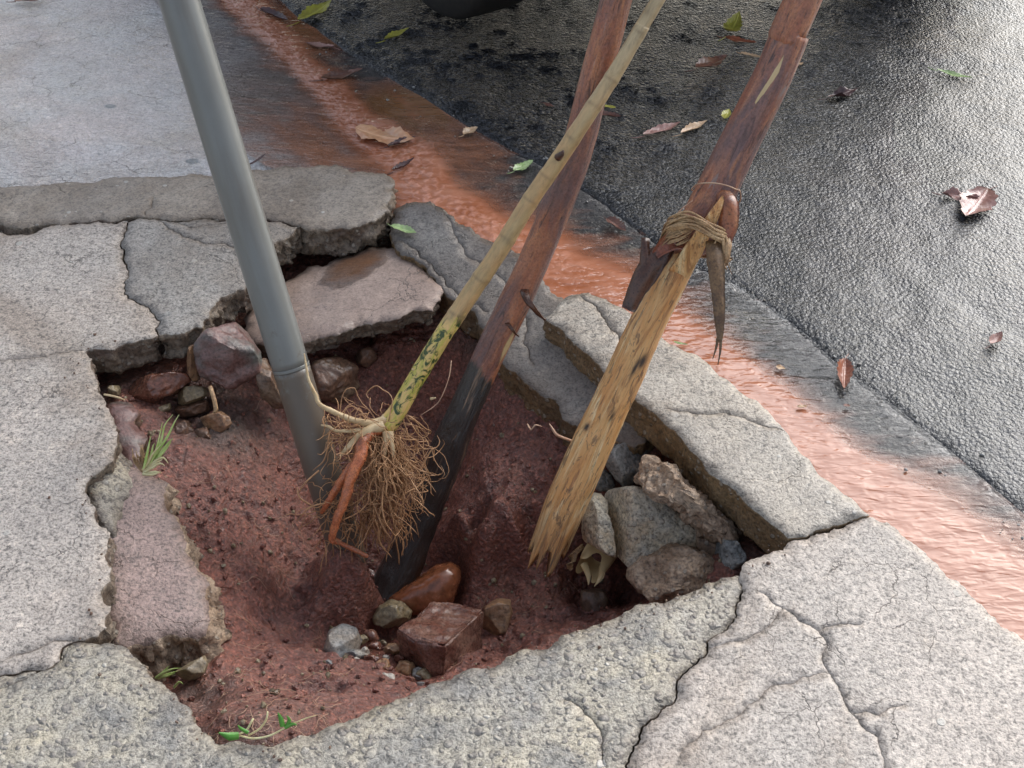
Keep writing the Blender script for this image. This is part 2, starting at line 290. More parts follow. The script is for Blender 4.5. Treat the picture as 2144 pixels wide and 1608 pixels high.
def m_wood():
    m = cylmat('stripped_wood'); L = m.noise(1, 6, .7, 1.0, vec=m.map(m.v, (60, 60, 6))); L2 = m.noise(1, 5, .7, .6, vec=m.map(m.v, (190, 190, 14))); big = m.noise(1, 4, .6, 1.2, vec=m.map(m.v, (22, 22, 4.5)))
    col = m.mix(m.ramp(big, (.38, 0.), (.6, 1.)), (.72, .34, .11), (.84, .50, .21)); col = m.mix(m.ramp(L, (.53, 0.), (.63, .85)), col, (.42, .18, .06))
    col = m.mix(m.ramp(L, (.36, .9), (.46, 0.)), col, (.93, .72, .40)); col = m.mix(m.ramp(L2, (.34, .85), (.43, 0.)), col, (.32, .13, .05))
    fl = m.ramp(m.noise(1, 4, .7, 1.5, vec=m.map(m.v, (90, 90, 22))), (.56, 0.), (.62, .7)); col = m.mix(fl, col, (.14, .075, .04))
    col = m.mix(m.attr('knot'), col, (.035, .018, .012)); col = m.mix(m.ma('MULTIPLY', m.attr('endc'), m.ramp(L2, (.35, 1.), (.6, .1))), col, (.14, .09, .055))
    h = m.ma('ADD', L, m.ma('MULTIPLY', L2, .6))
    return m.fin(col, m.ma('ADD', .22, m.ma('MULTIPLY', L, .3)), m.bump(h, 1., .006), .5, .2, .2)
def m_sap():
    m = cylmat('sapling_bark'); big = m.noise(1, 4, .6, .8, vec=m.map(m.v, (35, 35, 18))); f = m.noise(1, 4, .7, .5, vec=m.map(m.v, (140, 140, 40))); pt = m.noise(1, 4, .65, 1.2, vec=m.map(m.v, (60, 60, 38)))
    col = m.mix(m.ramp(big, (.4, 0.), (.62, 1.)), (.46, .32, .15), (.55, .34, .15)); lo = m.attr('low'); up = m.attr('up')
    col = m.mix(up, col, m.mix(big, (.55, .42, .24), (.46, .36, .21)))
    lof = m.ramp(m.ma('ADD', lo, m.ma('MULTIPLY', m.ma('SUBTRACT', big, .5), .6)), (.4, 0.), (.6, 1.))
    yc = m.mix(m.ramp(pt, (.42, 0.), (.5, 1.)), (.045, .075, .02), m.mix(m.ramp(f, (.4, 0.), (.6, 1.)), (.58, .52, .10), (.70, .46, .18)))
    col = m.mix(lof, col, yc); col = m.mix(m.attr('node'), col, (.16, .10, .05)); col = m.mix(.7, col, m.ramp(f, (.3, .6), (.5, 1.), (.7, 1.25)), 'MULTIPLY')
    return m.fin(col, m.ma('ADD', .3, m.ma('MULTIPLY', f, .2)), m.bump(m.ma('ADD', pt, m.ma('MULTIPLY', f, .4)), .5, .002), .5)
def simple(name, c1, c2, sc=60, rough=.45, bd=.001, tl=0):
    m = M(name); a = m.noise(sc, 4, .65, .4); 
    mm = m.fin(m.mix(m.ramp(a, (.35, 0.), (.65, 1.)), c1, c2), rough, m.bump(a, .5, bd), .45)
    return mm
M_POLE = m_pole(); M_BARK = m_bark('red_brown_bark'); M_WOOD = m_wood(); M_SAP = m_sap()
M_ROOT_O = rockmat('orange_root', (.56, .18, .07), (.42, .12, .05), (.24, .09, .05), 70, .35, 0, .6, .002)
M_ROOT_C = simple('cream_root', (.60, .46, .27), (.45, .30, .15), 60, .45)
M_ROOT_F = simple('fine_root', (.52, .29, .14), (.30, .15, .07), 90, .5)
M_HAIR = simple('pale_rootlet', (.50, .33, .22), (.36, .20, .13), 40, .5)
M_FIBRE = rockmat('dry_fibre', (.36, .21, .10), (.50, .33, .17), (.20, .10, .05), 60, .5, 0, .8, .002, (1, 1, .2))
M_FLAP = rockmat('dark_bark_flap', (.055, .022, .013), (.085, .035, .02), (.12, .05, .028), 50, .3, 0, .6, .002)
M_FLAPR = rockmat('red_bark_flap', (.28, .085, .04), (.16, .06, .045), (.36, .14, .05), 40, .3, 0, .6, .002)
M_STRIPB = rockmat('brown_leaf_strip', (.13, .07, .03), (.20, .115, .05), (.09, .045, .022), 50, .45, 0, .8, .002, (1, 1, .15))
M_HUSK = simple('cream_husk', (.85, .68, .38), (.72, .54, .27), 30, .4)
M_GRASS = simple('grass_green', (.38, .55, .12), (.60, .68, .28), 60, .4)
M_GRASSW = simple('grass_pale', (.78, .74, .42), (.6, .46, .22), 60, .45)
M_LEAFG = simple('leaf_bright_green', (.07, .25, .03), (.13, .33, .05), 50, .3)

# ------------------------------------------------------------------ 2D helpers
def W2(p, z=0.):
    return np.array([p[1], p[2]]) if p[0] == 'w' else G(p[0], p[1], z)[:2]
def infine(a): return -1.5 < a[0] < 1.5 and .6 < a[1] < 3.3
def _rnd(a, b, k=0):
    q = (int(round(a[0]*1e4))*73856093) ^ (int(round(a[1]*1e4))*19349663) ^ (int(round(b[0]*1e4))*83492791) ^ (int(round(b[1]*1e4))*50331653) ^ k
    return (random.Random(q).random()*2-1)
def fract(a, b, amp, mn, out):
    L = np.hypot(*(b-a))
    if L < mn or not (infine(a) or infine(b) or infine((a+b)/2)): out.append(a); return
    c, d = (a, b) if tuple(a) < tuple(b) else (b, a)
    n = np.array([-(d-c)[1], (d-c)[0]])/max(L, 1e-9)
    m = (a+b)/2 + n*min(L*amp, .010)*_rnd(c, d)
    fract(a, m, amp, mn, out); fract(m, b, amp, mn, out)
def polyline(pts, amp=.16, mn=.005, closed=True, z=0.):
    w = [W2(p, z) for p in pts]; out = []
    for i in range(len(w) if closed else len(w)-1): fract(w[i], w[(i+1) % len(w)], amp, mn, out)
    if not closed: out.append(w[-1])
    return np.array(out)
def inside(poly, pts):
    c = np.zeros(len(pts), bool); x, y = pts[:, 0], pts[:, 1]; n = len(poly)
    for i in range(n):
        x1, y1 = poly[i]; x2, y2 = poly[(i+1) % n]
        if y1 == y2: continue
        k = ((y1 > y) != (y2 > y)) & (x < (x2-x1)*(y-y1)/(y2-y1)+x1); c ^= k
    return c
def segdist(line, pts, closed=False):
    n = len(line) if closed else len(line)-1; best = np.full(len(pts), 9e9); idx = np.zeros(len(pts), int); tt = np.zeros(len(pts)); sg = np.zeros(len(pts))
    for i in range(n):
        a = line[i]; b = line[(i+1) % len(line)]; ab = b-a; L2 = ab@ab+1e-12
        t = np.clip(((pts-a)@ab)/L2, 0, 1); dx = pts-a-t[:, None]*ab; d = np.hypot(dx[:, 0], dx[:, 1])
        k = d < best; best[k] = d[k]; idx[k] = i; tt[k] = t[k]; sg[k] = np.sign(ab[0]*dx[k, 1]-ab[1]*dx[k, 0])
    return best, idx, tt, sg
def slab(name, outline, zf, thick, mats, cracks=(), amp=.16, gap=.0012, spacing=.014, relief=.0015, sideamp=.006, side_in=.004, dirt=.0, z0=0., sides=True, chip=.003, rings=11, extra=None, poly=None, coarse=.16, dome=0):
    zfn = zf if callable(zf) else (lambda p: np.full(len(p), float(zf)))
    B = polyline(outline, amp, .006, True, z0) if poly is None else poly
    A = .5*np.sum(B[:, 0]*np.roll(B[:, 1], -1)-np.roll(B[:, 0], -1)*B[:, 1])
    if A < 0: B = B[::-1].copy()
    tng = np.roll(B, -1, 0)-np.roll(B, 1, 0); tng /= np.hypot(tng[:, 0], tng[:, 1])[:, None]+1e-12
    nin = np.c_[-tng[:, 1], tng[:, 0]]
    B = B + nin*(gap*(1.+.8*fbm(B, 30, 2)))[:, None]; nb = len(B)
    fine = [max(B[:, 0].min(), -1.45), min(B[:, 0].max(), 1.45), max(B[:, 1].min(), .65), min(B[:, 1].max(), 3.2)]
    rng = np.random.RandomState(abs(hash(name)) % 1000 if False else sum(map(ord, name)) + nb)
    pts = []
    if fine[1] > fine[0] and fine[3] > fine[2]:
        xs, ys = np.meshgrid(np.arange(fine[0], fine[1], spacing), np.arange(fine[2], fine[3], spacing)); g = np.c_[xs.ravel(), ys.ravel()]; pts.append(g+rng.uniform(-.3, .3, g.shape)*spacing)
    if B[:, 0].min() < -1.5 or B[:, 0].max() > 1.5 or B[:, 1].min() < .6 or B[:, 1].max() > 3.3:
        xs, ys = np.meshgrid(np.arange(B[:, 0].min(), B[:, 0].max(), coarse), np.arange(B[:, 1].min(), B[:, 1].max(), coarse)); g = np.c_[xs.ravel(), ys.ravel()]
        k = ~((g[:, 0] > fine[0]) & (g[:, 0] < fine[1]) & (g[:, 1] > fine[2]) & (g[:, 1] < fine[3])); pts.append(g[k]+rng.uniform(-.2, .2, g[k].shape)*coarse)
    I = np.concatenate(pts); I = I[inside(B, I)]; d = segdist(B, I, True)[0]; I = I[d > spacing*.45]; dI = d[d > spacing*.45]
    zc = np.zeros(len(I)); dr = np.zeros(len(I))
    CV = []; CZ = []; CE = []; CDt = []
    for (pl, wd, dp) in cracks:
        Lc = polyline(pl, .13, .005, False, z0); Lc = Lc[inside(B, Lc)]
        if len(Lc) < 3: continue
        dd = segdist(Lc, I)[0]; k = dd > wd*1.1+.001; I, zc, dr, dI = I[k], zc[k], dr[k], dI[k]
        t = np.gradient(Lc, axis=0); t /= np.hypot(t[:, 0], t[:, 1])[:, None]+1e-12; nn = np.c_[-t[:, 1], t[:, 0]]
        s = np.linspace(0, 1, len(Lc)); ww = wd*(.55+.6*np.abs(fbm(Lc, 40, 2, off=3.)))*np.minimum(1, np.minimum(s, 1-s)*8+.25)
        st = sum(len(c) for c in CV); n = len(Lc)
        CV.append(Lc); CZ.append(np.full(n, -dp)*np.minimum(1, ww/wd*1.5)); CDt.append(np.ones(n)); CE += [(st+i, st+i+1) for i in range(n-1)]
        for q in (-1, 1): CV.append(Lc+nn*(ww*q/2)[:, None]); CZ.append(np.zeros(n)); CDt.append(np.full(n, .25))
    C_ = np.concatenate(CV) if CV else np.zeros((0, 2))
    allp = np.concatenate([B, C_, I]); ni = nb+len(C_)
    zoff = np.concatenate([np.zeros(nb), np.concatenate(CZ) if CZ else np.zeros(0), zc]); dirtv = np.concatenate([np.full(nb, dirt), np.concatenate(CDt) if CDt else np.zeros(0), np.maximum(dr, dirt*np.exp(-dI/.02))])
    edges = [(i, (i+1) % nb) for i in range(nb)]+[(nb+a, nb+b) for a, b in CE]
    ov, oe, of, om, _, _ = geometry.delaunay_2d_cdt([Vector(p) for p in allp], edges, [], 1, 1e-6)
    XY = np.array([[v[0], v[1]] for v in ov]); src = np.array([m[0] if m else -1 for m in om]); 
    z = zfn(XY) + relief*fbm(XY, 7, 4)*1.6 + relief*.5*fbm(XY, 45, 3)
    zo = np.where(src >= 0, zoff[np.maximum(src, 0)], 0); dv = np.where(src >= 0, dirtv[np.maximum(src, 0)], 0)
    bd = segdist(B, XY, True)[0] if len(XY) < 60000 else np.full(len(XY), 1.)
    z = z + zo - chip*np.exp(-bd/.006)*(1+fbm(XY, 60, 2)) + dome*(1-np.exp(-bd/.04))
    V = np.c_[XY, z]; F = [tuple(f) for f in of]; mi = [0]*len(F)
    if extra is not None: at = extra(XY, V)
    else: at = {}
    if sides:
        i2o = {}
        for o_, ms in enumerate(om):
            for q in ms: i2o[q] = o_
        ring0 = [i2o[i] for i in range(nb)]; base = V[ring0]; rings_i = [ring0]; NV = [V]; cnt = len(V); DV = [dv]
        tilt = 0
        for k in range(1, rings+1):
            t = k/rings; q = np.c_[B*1., base[:, 2]*0-t*max(thick*1.6, .06)]
            off = side_in*t + sideamp*(fbm(q, 34, 3, .55)*1.2+.8*ridge(q, 70, 2)-.2+.5*fbm(q, 150, 2))*min(1, t*3)
            xy = B+nin*off[:, None]; zz = base[:, 2]-thick*t*(1+.12*fbm(B, 12, 3, off=5.))
            NV.append(np.c_[xy, zz]); DV.append(np.zeros(nb)); idx = list(range(cnt, cnt+nb)); cnt += nb; r0 = rings_i[-1]; rings_i.append(idx)
            for i in range(nb):
                j = (i+1) % nb; F.append((r0[i], idx[i], idx[j], r0[j])); mi.append(1)
        last = {ring0[i]: rings_i[-1][i] for i in range(nb)}; nbot = {}; BV = []
        for f in of:
            g = []
            for vi in f:
                if vi in last: g.append(last[vi])
                else:
                    if vi not in nbot: nbot[vi] = cnt+len(BV); BV.append([XY[vi, 0], XY[vi, 1], V[vi, 2]-zo[vi]-thick])
                    g.append(nbot[vi])
            F.append(tuple(reversed(g))); mi.append(1)
        if BV: NV.append(np.array(BV)); DV.append(np.zeros(len(BV)))
        nV = len(V); V = np.concatenate(NV); dv = np.concatenate(DV)
        at = {k: np.concatenate([v, np.zeros(len(V)-nV)]) for k, v in at.items()}
    at['dirt'] = dv
    return mobj(name, V, F, mats, mi, at, smooth=True)
def sharp(o, ang=38):
    o.data.set_sharp_from_angle(angle=R(ang)); return o
def plane3(a, b, c):
    """height function of the plane through three (px,py,z) points"""
    p = [G(*q) for q in (a, b, c)]; n = np.cross(p[1]-p[0], p[2]-p[0])
    return lambda xy: p[0][2]-((xy[:, 0]-p[0][0])*n[0]+(xy[:, 1]-p[0][1])*n[1])/n[2]
# ------------------------------------------------------------------ shared fracture lines (photo pixels on the pavement plane)
L_C_TOP = [(0, 391), (200, 381), (436, 366), (517, 353), (638, 348), (705, 341), (739, 360), (803, 361), (829, 384), (824, 404), (816, 440)]
L_C_BOT = [(790, 457), (768, 468), (712, 477), (642, 482), (628, 473), (571, 463), (520, 460), (470, 460), (395, 461), (312, 457), (250, 462), (160, 466), (95, 470)]
L_AB = [(265, 462), (259, 484), (252, 504), (257, 534), (269, 564), (259, 588), (259, 611), (285, 631), (316, 652), (334, 668), (324, 682), (332, 700)]
L_B_HOLE = [(386, 695), (423, 682), (440, 658), (453, 631), (484, 611), (514, 601), (535, 560), (571, 512), (596, 500), (614, 487), (628, 473)]
L_A_HOLE = [(279, 717), (235, 729), (181, 733), (191, 769), (205, 803), (218, 830), (232, 863), (243, 897), (247, 930), (240, 962), (222, 976), (201, 994), (181, 1011), (188, 1038), (201, 1066), (211, 1098), (232, 1112), (223, 1149), (235, 1186), (232, 1212), (212, 1236), (232, 1263), (225, 1310), (206, 1328)]
L_AD = [(175, 1338), (130, 1352), (128, 1380), (75, 1402), (0, 1412)]
L_D_HOLE = [(201, 1340), (255, 1347), (279, 1370), (309, 1404), (322, 1417), (349, 1437), (373, 1461), (403, 1498), (423, 1528), (450, 1552), (524, 1557), (600, 1548), (660, 1534), (720, 1510), (762, 1488)]
L_E_HOLE = [(813, 1468), (873, 1441), (913, 1424), (964, 1404), (1007, 1394), (1048, 1384), (1058, 1367), (1095, 1353), (1152, 1347), (1175, 1323), (1222, 1313), (1263, 1296), (1310, 1276), (1350, 1259), (1394, 1256), (1432, 1241), (1491, 1212), (1525, 1202), (1550, 1202)]
L_EF = [(1556, 1236), (1542, 1269), (1535, 1300), (1505, 1323), (1481, 1340), (1479, 1367), (1458, 1387), (1424, 1417), (1417, 1431), (1407, 1474), (1373, 1501), (1343, 1528), (1326, 1562), (1310, 1602)]
L_F_HOLE = [(1552, 1185), (1572, 1165), (1599, 1159), (1639, 1149), (1651, 1132)]
L_KF = [(1689, 1128), (1709, 1115), (1746, 1102), (1780, 1092), (1822, 1079)]
L_K_IN = [(1612, 1098), (1568, 1066), (1525, 1023), (1474, 982), (1432, 930), (1384, 882), (1326, 836), (1263, 782), (1199, 719), (1138, 668)]
L_K_OUT = [(1166, 640), (1190, 620), (1232, 612), (1270, 628), (1310, 650), (1360, 690), (1424, 730), (1458, 742), (1501, 779), (1558, 826), (1599, 853), (1639, 897), (1672, 944), (1693, 960), (1716, 994), (1753, 1021), (1787, 1044)]
L_F_OUT = [(1857, 1092), (1894, 1118), (1928, 1145), (1961, 1175), (1995, 1212), (2035, 1246), (2062, 1269), (2096, 1310), (2144, 1337)]
# ------------------------------------------------------------------ the pavement round the hole
o = slab('pavement', [('w', -4, 1.60), (0, 484), (30, 489), (60, 488), (95, 472), (160, 466), (250, 462)] + L_AB + L_A_HOLE + L_AD + [('w', -4, .55)], 0., .058, [M_SLAB, M_SIDE],
         cracks=[([(3, 759), (67, 749), (118, 739), (172, 733)], .0022, .003), ([(150, 1340), (60, 1364), (5, 1384)], .004, .008)], dirt=.25)
tag(o, 'large pale slab left of the hole, its edge bitten away', 'pavement', 'broken pavement slabs', 'structure')
o = slab('pavement', list(reversed(L_AB)) + [(255, 463), (312, 457), (395, 461), (470, 460), (520, 460), (571, 463), (628, 473)] + list(reversed(L_B_HOLE)), 0., .056, [M_GREY, M_SIDE],
         cracks=[([(335, 463), (350, 474), (400, 500), (432, 512), (470, 510), (505, 520)], .004, .012), ([(372, 464), (395, 476), (430, 472), (500, 466)], .002, .004)], dirt=.25, sideamp=.010)
tag(o, 'blue grey pavement slab behind the pole with a dark crack', 'pavement', 'broken pavement slabs', 'structure')
o = slab('pavement', L_C_TOP + L_C_BOT + [(60, 478), (30, 478), (0, 470), ('w', -4, 1.62), ('w', -4, 2.02)], .002, .062, [M_STRIP, M_SIDE],
         cracks=[([(322, 418), (318, 438), (303, 445), (308, 456)], .003, .006)], dirt=.3, sideamp=.011, amp=.18)
tag(o, 'narrow brown concrete strip behind the slabs, broken off at its end', 'pavement', 'broken pavement slabs', 'structure')
o = slab('pavement', list(reversed(L_AD)) + L_D_HOLE + L_E_HOLE + L_EF + [('w', .10, -2), ('w', -4, -2), ('w', -4, .53)], 0., .055, [M_PEB, M_SIDE],
         cracks=[([(1182, 1464), (1222, 1491), (1256, 1528), (1262, 1600)], .0025, .004), ([(5, 1440), (60, 1415), (110, 1395), (140, 1350)], .005, .01)], dirt=.45, relief=.003, sideamp=.009)
tag(o, 'rough pebbly concrete in front of the hole', 'pavement', 'broken pavement slabs', 'structure')
o = slab('pavement', list(reversed(L_EF)) + L_F_HOLE + L_KF + L_F_OUT + [('w', 3.3, -2.25), ('w', .10, -2)], 0.001, .06, [M_SLAB, M_SIDE],
         cracks=[([(1590, 1240), (1640, 1275), (1680, 1305), (1712, 1322), (1732, 1352), (1721, 1370), (1735, 1410), (1760, 1450), (1782, 1495), (1838, 1545), (1850, 1604)], .0015, .003),
                 ([(1735, 1412), (1680, 1418), (1612, 1438), (1580, 1470), (1545, 1500), (1510, 1520), (1440, 1560), (1424, 1580)], .0016, .003),
                 ([(1712, 1322), (1760, 1308), (1800, 1310)], .0012, .003), ([(1784, 1494), (1840, 1500), (1885, 1480)], .0012, .003), ([(1640, 1275), (1560, 1340), (1500, 1352)], .0015, .003)], dirt=.25)
tag(o, 'big pale speckled slab at the lower right with thin branching cracks', 'pavement', 'broken pavement slabs', 'structure')
k_o = slab('kerb_stone', list(reversed(L_KF)) + [(1649, 1130)] + L_K_IN + L_K_OUT, 0.004, .068, [M_KERB, M_KSIDE],
         cracks=[([(1216, 625), (1240, 640), (1262, 668), (1290, 700), (1300, 730), (1330, 760), (1340, 800)], .004, .01), ([(1400, 860), (1480, 872), (1560, 880), (1640, 905)], .002, .003)], dirt=.1, amp=.08, sideamp=.003, side_in=.002)
tag(k_o, 'long pale kerb stone between the hole and the muddy gutter', 'kerb stone')
# ------------------------------------------------------------------ loose slabs in and round the hole
zf = plane3((830, 450, -.018), (1170, 630, -.022), (1200, 800, -.055))
o = slab('concrete_slab', [(823, 449), (863, 440), (903, 443), (930, 460), (960, 484), (1007, 514), (1060, 540), (1110, 562), (1150, 610), (1190, 640), (1240, 720), (1330, 800), (1390, 860), (1330, 900), (1262, 872),
      (1196, 846), (1128, 786), (1090, 756), (1051, 722), (1004, 662), (994, 637), (954, 615), (927, 598), (907, 571), (877, 544), (850, 530), (818, 500)], zf, .062, [M_WETSLAB, M_KSIDE], z0=-.03,
      cracks=[([(842, 505), (870, 520), (895, 545), (930, 575), (960, 606), (1000, 625), (1020, 640)], .004, .012), ([(1090, 600), (1100, 650), (1095, 700), (1120, 740)], .003, .006), ([(930, 470), (960, 520), (1010, 560), (1060, 600)], .002, .004)], dirt=.3, sideamp=.004)
tag(o, 'long wet dark grey slab sloping down under the pale kerb stone', 'concrete slab')
zf = plane3((580, 565, -.072), (850, 520, -.05), (720, 700, -.052))
o = slab('concrete_slab', [(575, 572), (640, 548), (700, 531), (770, 512), (838, 518), (872, 548), (898, 580), (922, 608), (925, 640), (908, 662), (866, 660), (830, 676), (779, 684), (716, 694), (658, 708), (600, 714), (551, 713), (517, 702), (500, 684), (505, 650), (540, 610)],
      zf, .036, [M_TILT, M_SIDE], z0=-.055, dirt=.15, sideamp=.005, side_in=.012, chip=.004, relief=.002)
tag(o, 'mud washed tan slab tipped behind the pole with a brown puddle', 'concrete slab')
_pz = zf
o = slab('water', [(672, 590), (690, 552), (712, 534), (770, 519), (806, 524), (812, 552), (775, 580), (735, 596), (700, 604)], lambda p: _pz(p)+.0035, 0, [M_WATER], z0=-.055, spacing=.009, relief=0, gap=0, chip=0, sides=False, extra=lambda XY, V: {'mud': np.full(len(XY), .3)*np.clip(segdist(polyline([(672, 590), (690, 552), (712, 534), (770, 519), (806, 524), (812, 552), (775, 580), (735, 596), (700, 604)], .16, .006, True, -.055), XY, True)[0]/.02, 0, 1), 'foam': np.zeros(len(XY)), 'brown': np.full(len(XY), .8)})
tag(o, 'small brown puddle on the tipped tan slab', 'puddle', None, 'structure')
zf = plane3((285, 1004, -.045), (240, 1300, -.055), (436, 1250, -.078))
o = slab('concrete_slab', [(262, 990), (300, 998), (322, 1001), (356, 1014), (346, 1038), (352, 1066), (366, 1075), (383, 1102), (386, 1142), (406, 1159), (416, 1182), (437, 1202), (426, 1229), (433, 1256), (434, 1283), (426, 1306),
      (390, 1313), (353, 1316), (329, 1330), (289, 1340), (262, 1352), (225, 1335), (215, 1270), (215, 1180), (215, 1110), (225, 1060)], zf, .075, [M_PINK, M_RUBBLE2], z0=-.06, dirt=.5, sideamp=.016, chip=.006, side_in=-.012, relief=.004, rings=10)
tag(o, 'pinkish slab sunk along the left edge of the hole with a rough brown front', 'concrete slab')
zf = plane3((247, 930, -.03), (290, 1010, -.05), (210, 1090, -.03))
o = slab('concrete_slab', [(236, 938), (262, 945), (282, 970), (292, 1004), (282, 1030), (262, 1062), (250, 1100), (236, 1128), (215, 1112), (190, 1075), (170, 1030), (180, 995), (215, 965)], zf, .04, [M_PEB, M_SIDE], z0=-.035, dirt=.8, relief=.008, sideamp=.012, chip=.008)
tag(o, 'crumbled grey ledge of concrete under the bitten slab edge beside the grass tuft', 'concrete slab')
zf = plane3((236, 870, -.05), (300, 880, -.06), (290, 960, -.065))
o = slab('concrete_slab', [(228, 850), (262, 838), (290, 862), (280, 880), (305, 898), (300, 925), (304, 958), (288, 985), (262, 975), (238, 930), (225, 890)], zf, .05, [M_R_PURPLE, M_R_BROWN], z0=-.055, dirt=.0, relief=.004, sideamp=.01, chip=.006)
tag(o, 'smooth wet purple ledge at the left corner of the hole', 'concrete slab')
# ------------------------------------------------------------------ gutter, road, water
ASPH = [('w', -4.2, 9.0), (560, -10), (620, 50), (700, 105), (800, 170), (880, 215), (960, 270), (1050, 320), (1150, 370), (1250, 430), (1330, 500), (1400, 540), (1490, 585), (1560, 625), (1640, 680), (1700, 735), (1760, 790), (1830, 840), (1900, 890), (1960, 945), (2040, 1010), (2144, 1105), ('w', 4.2, -2.6)]
ZG = -.048
asph_line = polyline(ASPH, .02, .02, False, ZG)
for _k in range(10): asph_line[1:-1] = asph_line[1:-1]*.5+(asph_line[:-2]+asph_line[2:])*.25
asph_line = asph_line+.004*np.c_[fbm(asph_line, 26, 3), fbm(asph_line, 26, 3, off=9.)]
flow = np.array([W2(p, ZG) for p in [(300, -260), (455, -60), (520, 20), (575, 75), (622, 130), (690, 190), (740, 255), (800, 300), (868, 352), (905, 420), (985, 470), (1090, 520), (1200, 580), (1300, 625), (1420, 700), (1530, 765), (1640, 850), (1740, 950), (1860, 1045), (1990, 1140), (2144, 1255)]]+[np.array([3.4, -2.2])])
fl_l = np.array([.05, .04, .035, .028, .025, .03, .035, .05, .05, .06, .07, .08, .08, .06, .05, .05, .05, .05, .06, .08, .1, .1])     # half widths towards the pavement
fl_r = np.array([.05, .05, .04, .03, .03, .032, .04, .045, .04, .045, .05, .05, .045, .035, .025, .018, .016, .02, .03, .04, .05, .1])
def gz(xy):
    """height of the gutter and driveway concrete"""
    d, i, t, s = segdist(flow, xy)
    left = s < 0
    up = np.clip((xy[:, 1]-1.95)/.3, 0, 1)     # the driveway fans out beyond the strip
    z = np.where(left, ZG+np.clip(d-.05, 0, .55)*.085*up, ZG+np.clip(d-.05, 0, .3)*.02)
    return z
def roadz(xy):
    d = segdist(asph_line, xy)[0]
    return -.041+np.clip(d, 0, 4)*.012 - .006*np.exp(-d/.02) + .0022*fbm(xy, 9, 3)
o = slab('road', ASPH+[('w', 12, -2.6), ('w', 12, 12), ('w', -4.2, 12)], roadz, .05, [M_ASPH, M_ASPH], z0=ZG, amp=.10, spacing=.013, relief=.003, sideamp=.004, chip=.004, coarse=.25, poly=np.concatenate([asph_line, [[12, -2.6], [12, 12], [-4.2, 12]]]))
tag(o, 'wet black coarse asphalt road beyond the gutter', 'road', None, 'structure')
inner = [('w', -4, 1.80), (0, 440), (400, 420), (770, 410), (800, 446), (850, 470), (930, 490), (1000, 540), (1090, 590), (1150, 640), (1250, 670), (1400, 750), (1500, 810), (1620, 920), (1700, 1005), (1790, 1085), (1900, 1160), (2020, 1270), (2144, 1370), ('w', 3.3, -2.4)]
outer = [p for p in reversed(ASPH)]
ipoly = np.array([W2(p, ZG) for p in inner]); 
opoly = asph_line[::-1][::3].copy(); tv = np.array([.8, .55]); opoly = opoly+tv*.03
gpoly = np.concatenate([ipoly, opoly])
def gattr(XY, V):
    d, i, t, s_ = segdist(flow, XY); d2 = segdist(asph_line, XY)[0]; g = np.where(s_ > 0, 1., .12*np.clip((.12-d)/.08, 0, 1)); g = np.maximum(g, np.clip((1.98-XY[:, 1])/.1, 0, 1))
    return {'gut': np.clip(g*(1+.25*fbm(XY, 12, 3)), 0, 1)}
o = slab('gutter', [], gz, .03, [M_APRON, M_APRON], poly=gpoly, spacing=.016, relief=.002, gap=0, chip=0, extra=gattr)
tag(o, 'pale wet concrete driveway and gutter that carries the muddy water', 'gutter', None, 'structure')
def wattr(XY, V):
    d, i, t, s = segdist(flow, XY); hl = fl_l[i]*(1-t)+fl_l[np.minimum(i+1, len(fl_l)-1)]*t; hr = fl_r[i]*(1-t)+fl_r[np.minimum(i+1, len(fl_r)-1)]*t
    n = fbm(XY, 14, 3); n2 = fbm(XY@np.array([[.62, -.78], [.78, .62]]).T*np.array([1, 4]), 10, 3)
    h = np.where(s < 0, hl, hr)*(1+.35*n); q = d/h; up = XY[:, 1] > 1.98
    mud = np.where(q < 1, 1, np.exp(-(q-1)*np.where(s < 0, np.where(up, 1.6, .8), np.where(up, 1.3, .75))))
    # muddy fan over the driveway mouth and a brown shallow by the road
    c = G(790, 300, ZG)[:2]; r = np.hypot((XY[:, 0]-c[0])/.26, (XY[:, 1]-c[1])/.20); fan = .62*np.exp(-r**2.2)*(1+.7*n2)
    c2 = G(870, 225, ZG)[:2]; r2 = np.hypot((XY[:, 0]-c2[0])/.13, (XY[:, 1]-c2[1])/.11); br = np.exp(-r2**3)
    c3 = G(640, 60, ZG)[:2]; r3 = np.hypot((XY[:, 0]-c3[0])/.10, (XY[:, 1]-c3[1])/.2); br3 = np.exp(-r3**3)*.7
    mud = np.clip(np.maximum(mud, np.maximum(fan, np.maximum(br*.85, br3))), 0, 1)
    foam = np.clip((1.3-q)*1.2, 0, 1)*np.clip((XY[:, 1]-1.75)/.25, .0, 1)+np.exp(-(np.hypot(*(XY-G(905, 300, ZG)[:2]).T)/.09)**2)
    brown = np.clip(np.maximum(br, br3)*1.1*np.clip(q-.7, 0, 1)*(.7+.6*n2)+.35*np.clip(fan*2, 0, 1)*np.clip(q-.9, 0, 1), 0, .9)
    return {'mud': mud, 'foam': np.clip(foam, 0, 1), 'brown': brown}
def wz(xy):
    d = segdist(flow, xy)[0]; tb = np.exp(-(d/.07)**2)*np.clip((xy[:, 1]-1.7)/.3, .15, 1)
    return gz(xy)+.0055+tb*(.0035*fbm(xy, 26, 3)+.004)+.0006*fbm(xy, 40, 2)
wp = np.array([W2(p, ZG) for p in [(60, -300), (230, -90), (330, 20), (400, 110), (450, 190), (480, 270), (510, 335), (560, 365), (640, 385), (770, 410)]]); wpoly = np.concatenate([wp, ipoly[4:], [W2(('w', 4.1, -2.6))], asph_line[::-1][3::3]+tv*.012]); wpoly = wpoly[(wpoly[:, 1] < 3.9)]
o = slab('water', [], wz, 0, [M_WATER], poly=wpoly, spacing=.009, relief=0, gap=0, chip=0, sides=False, extra=wattr)
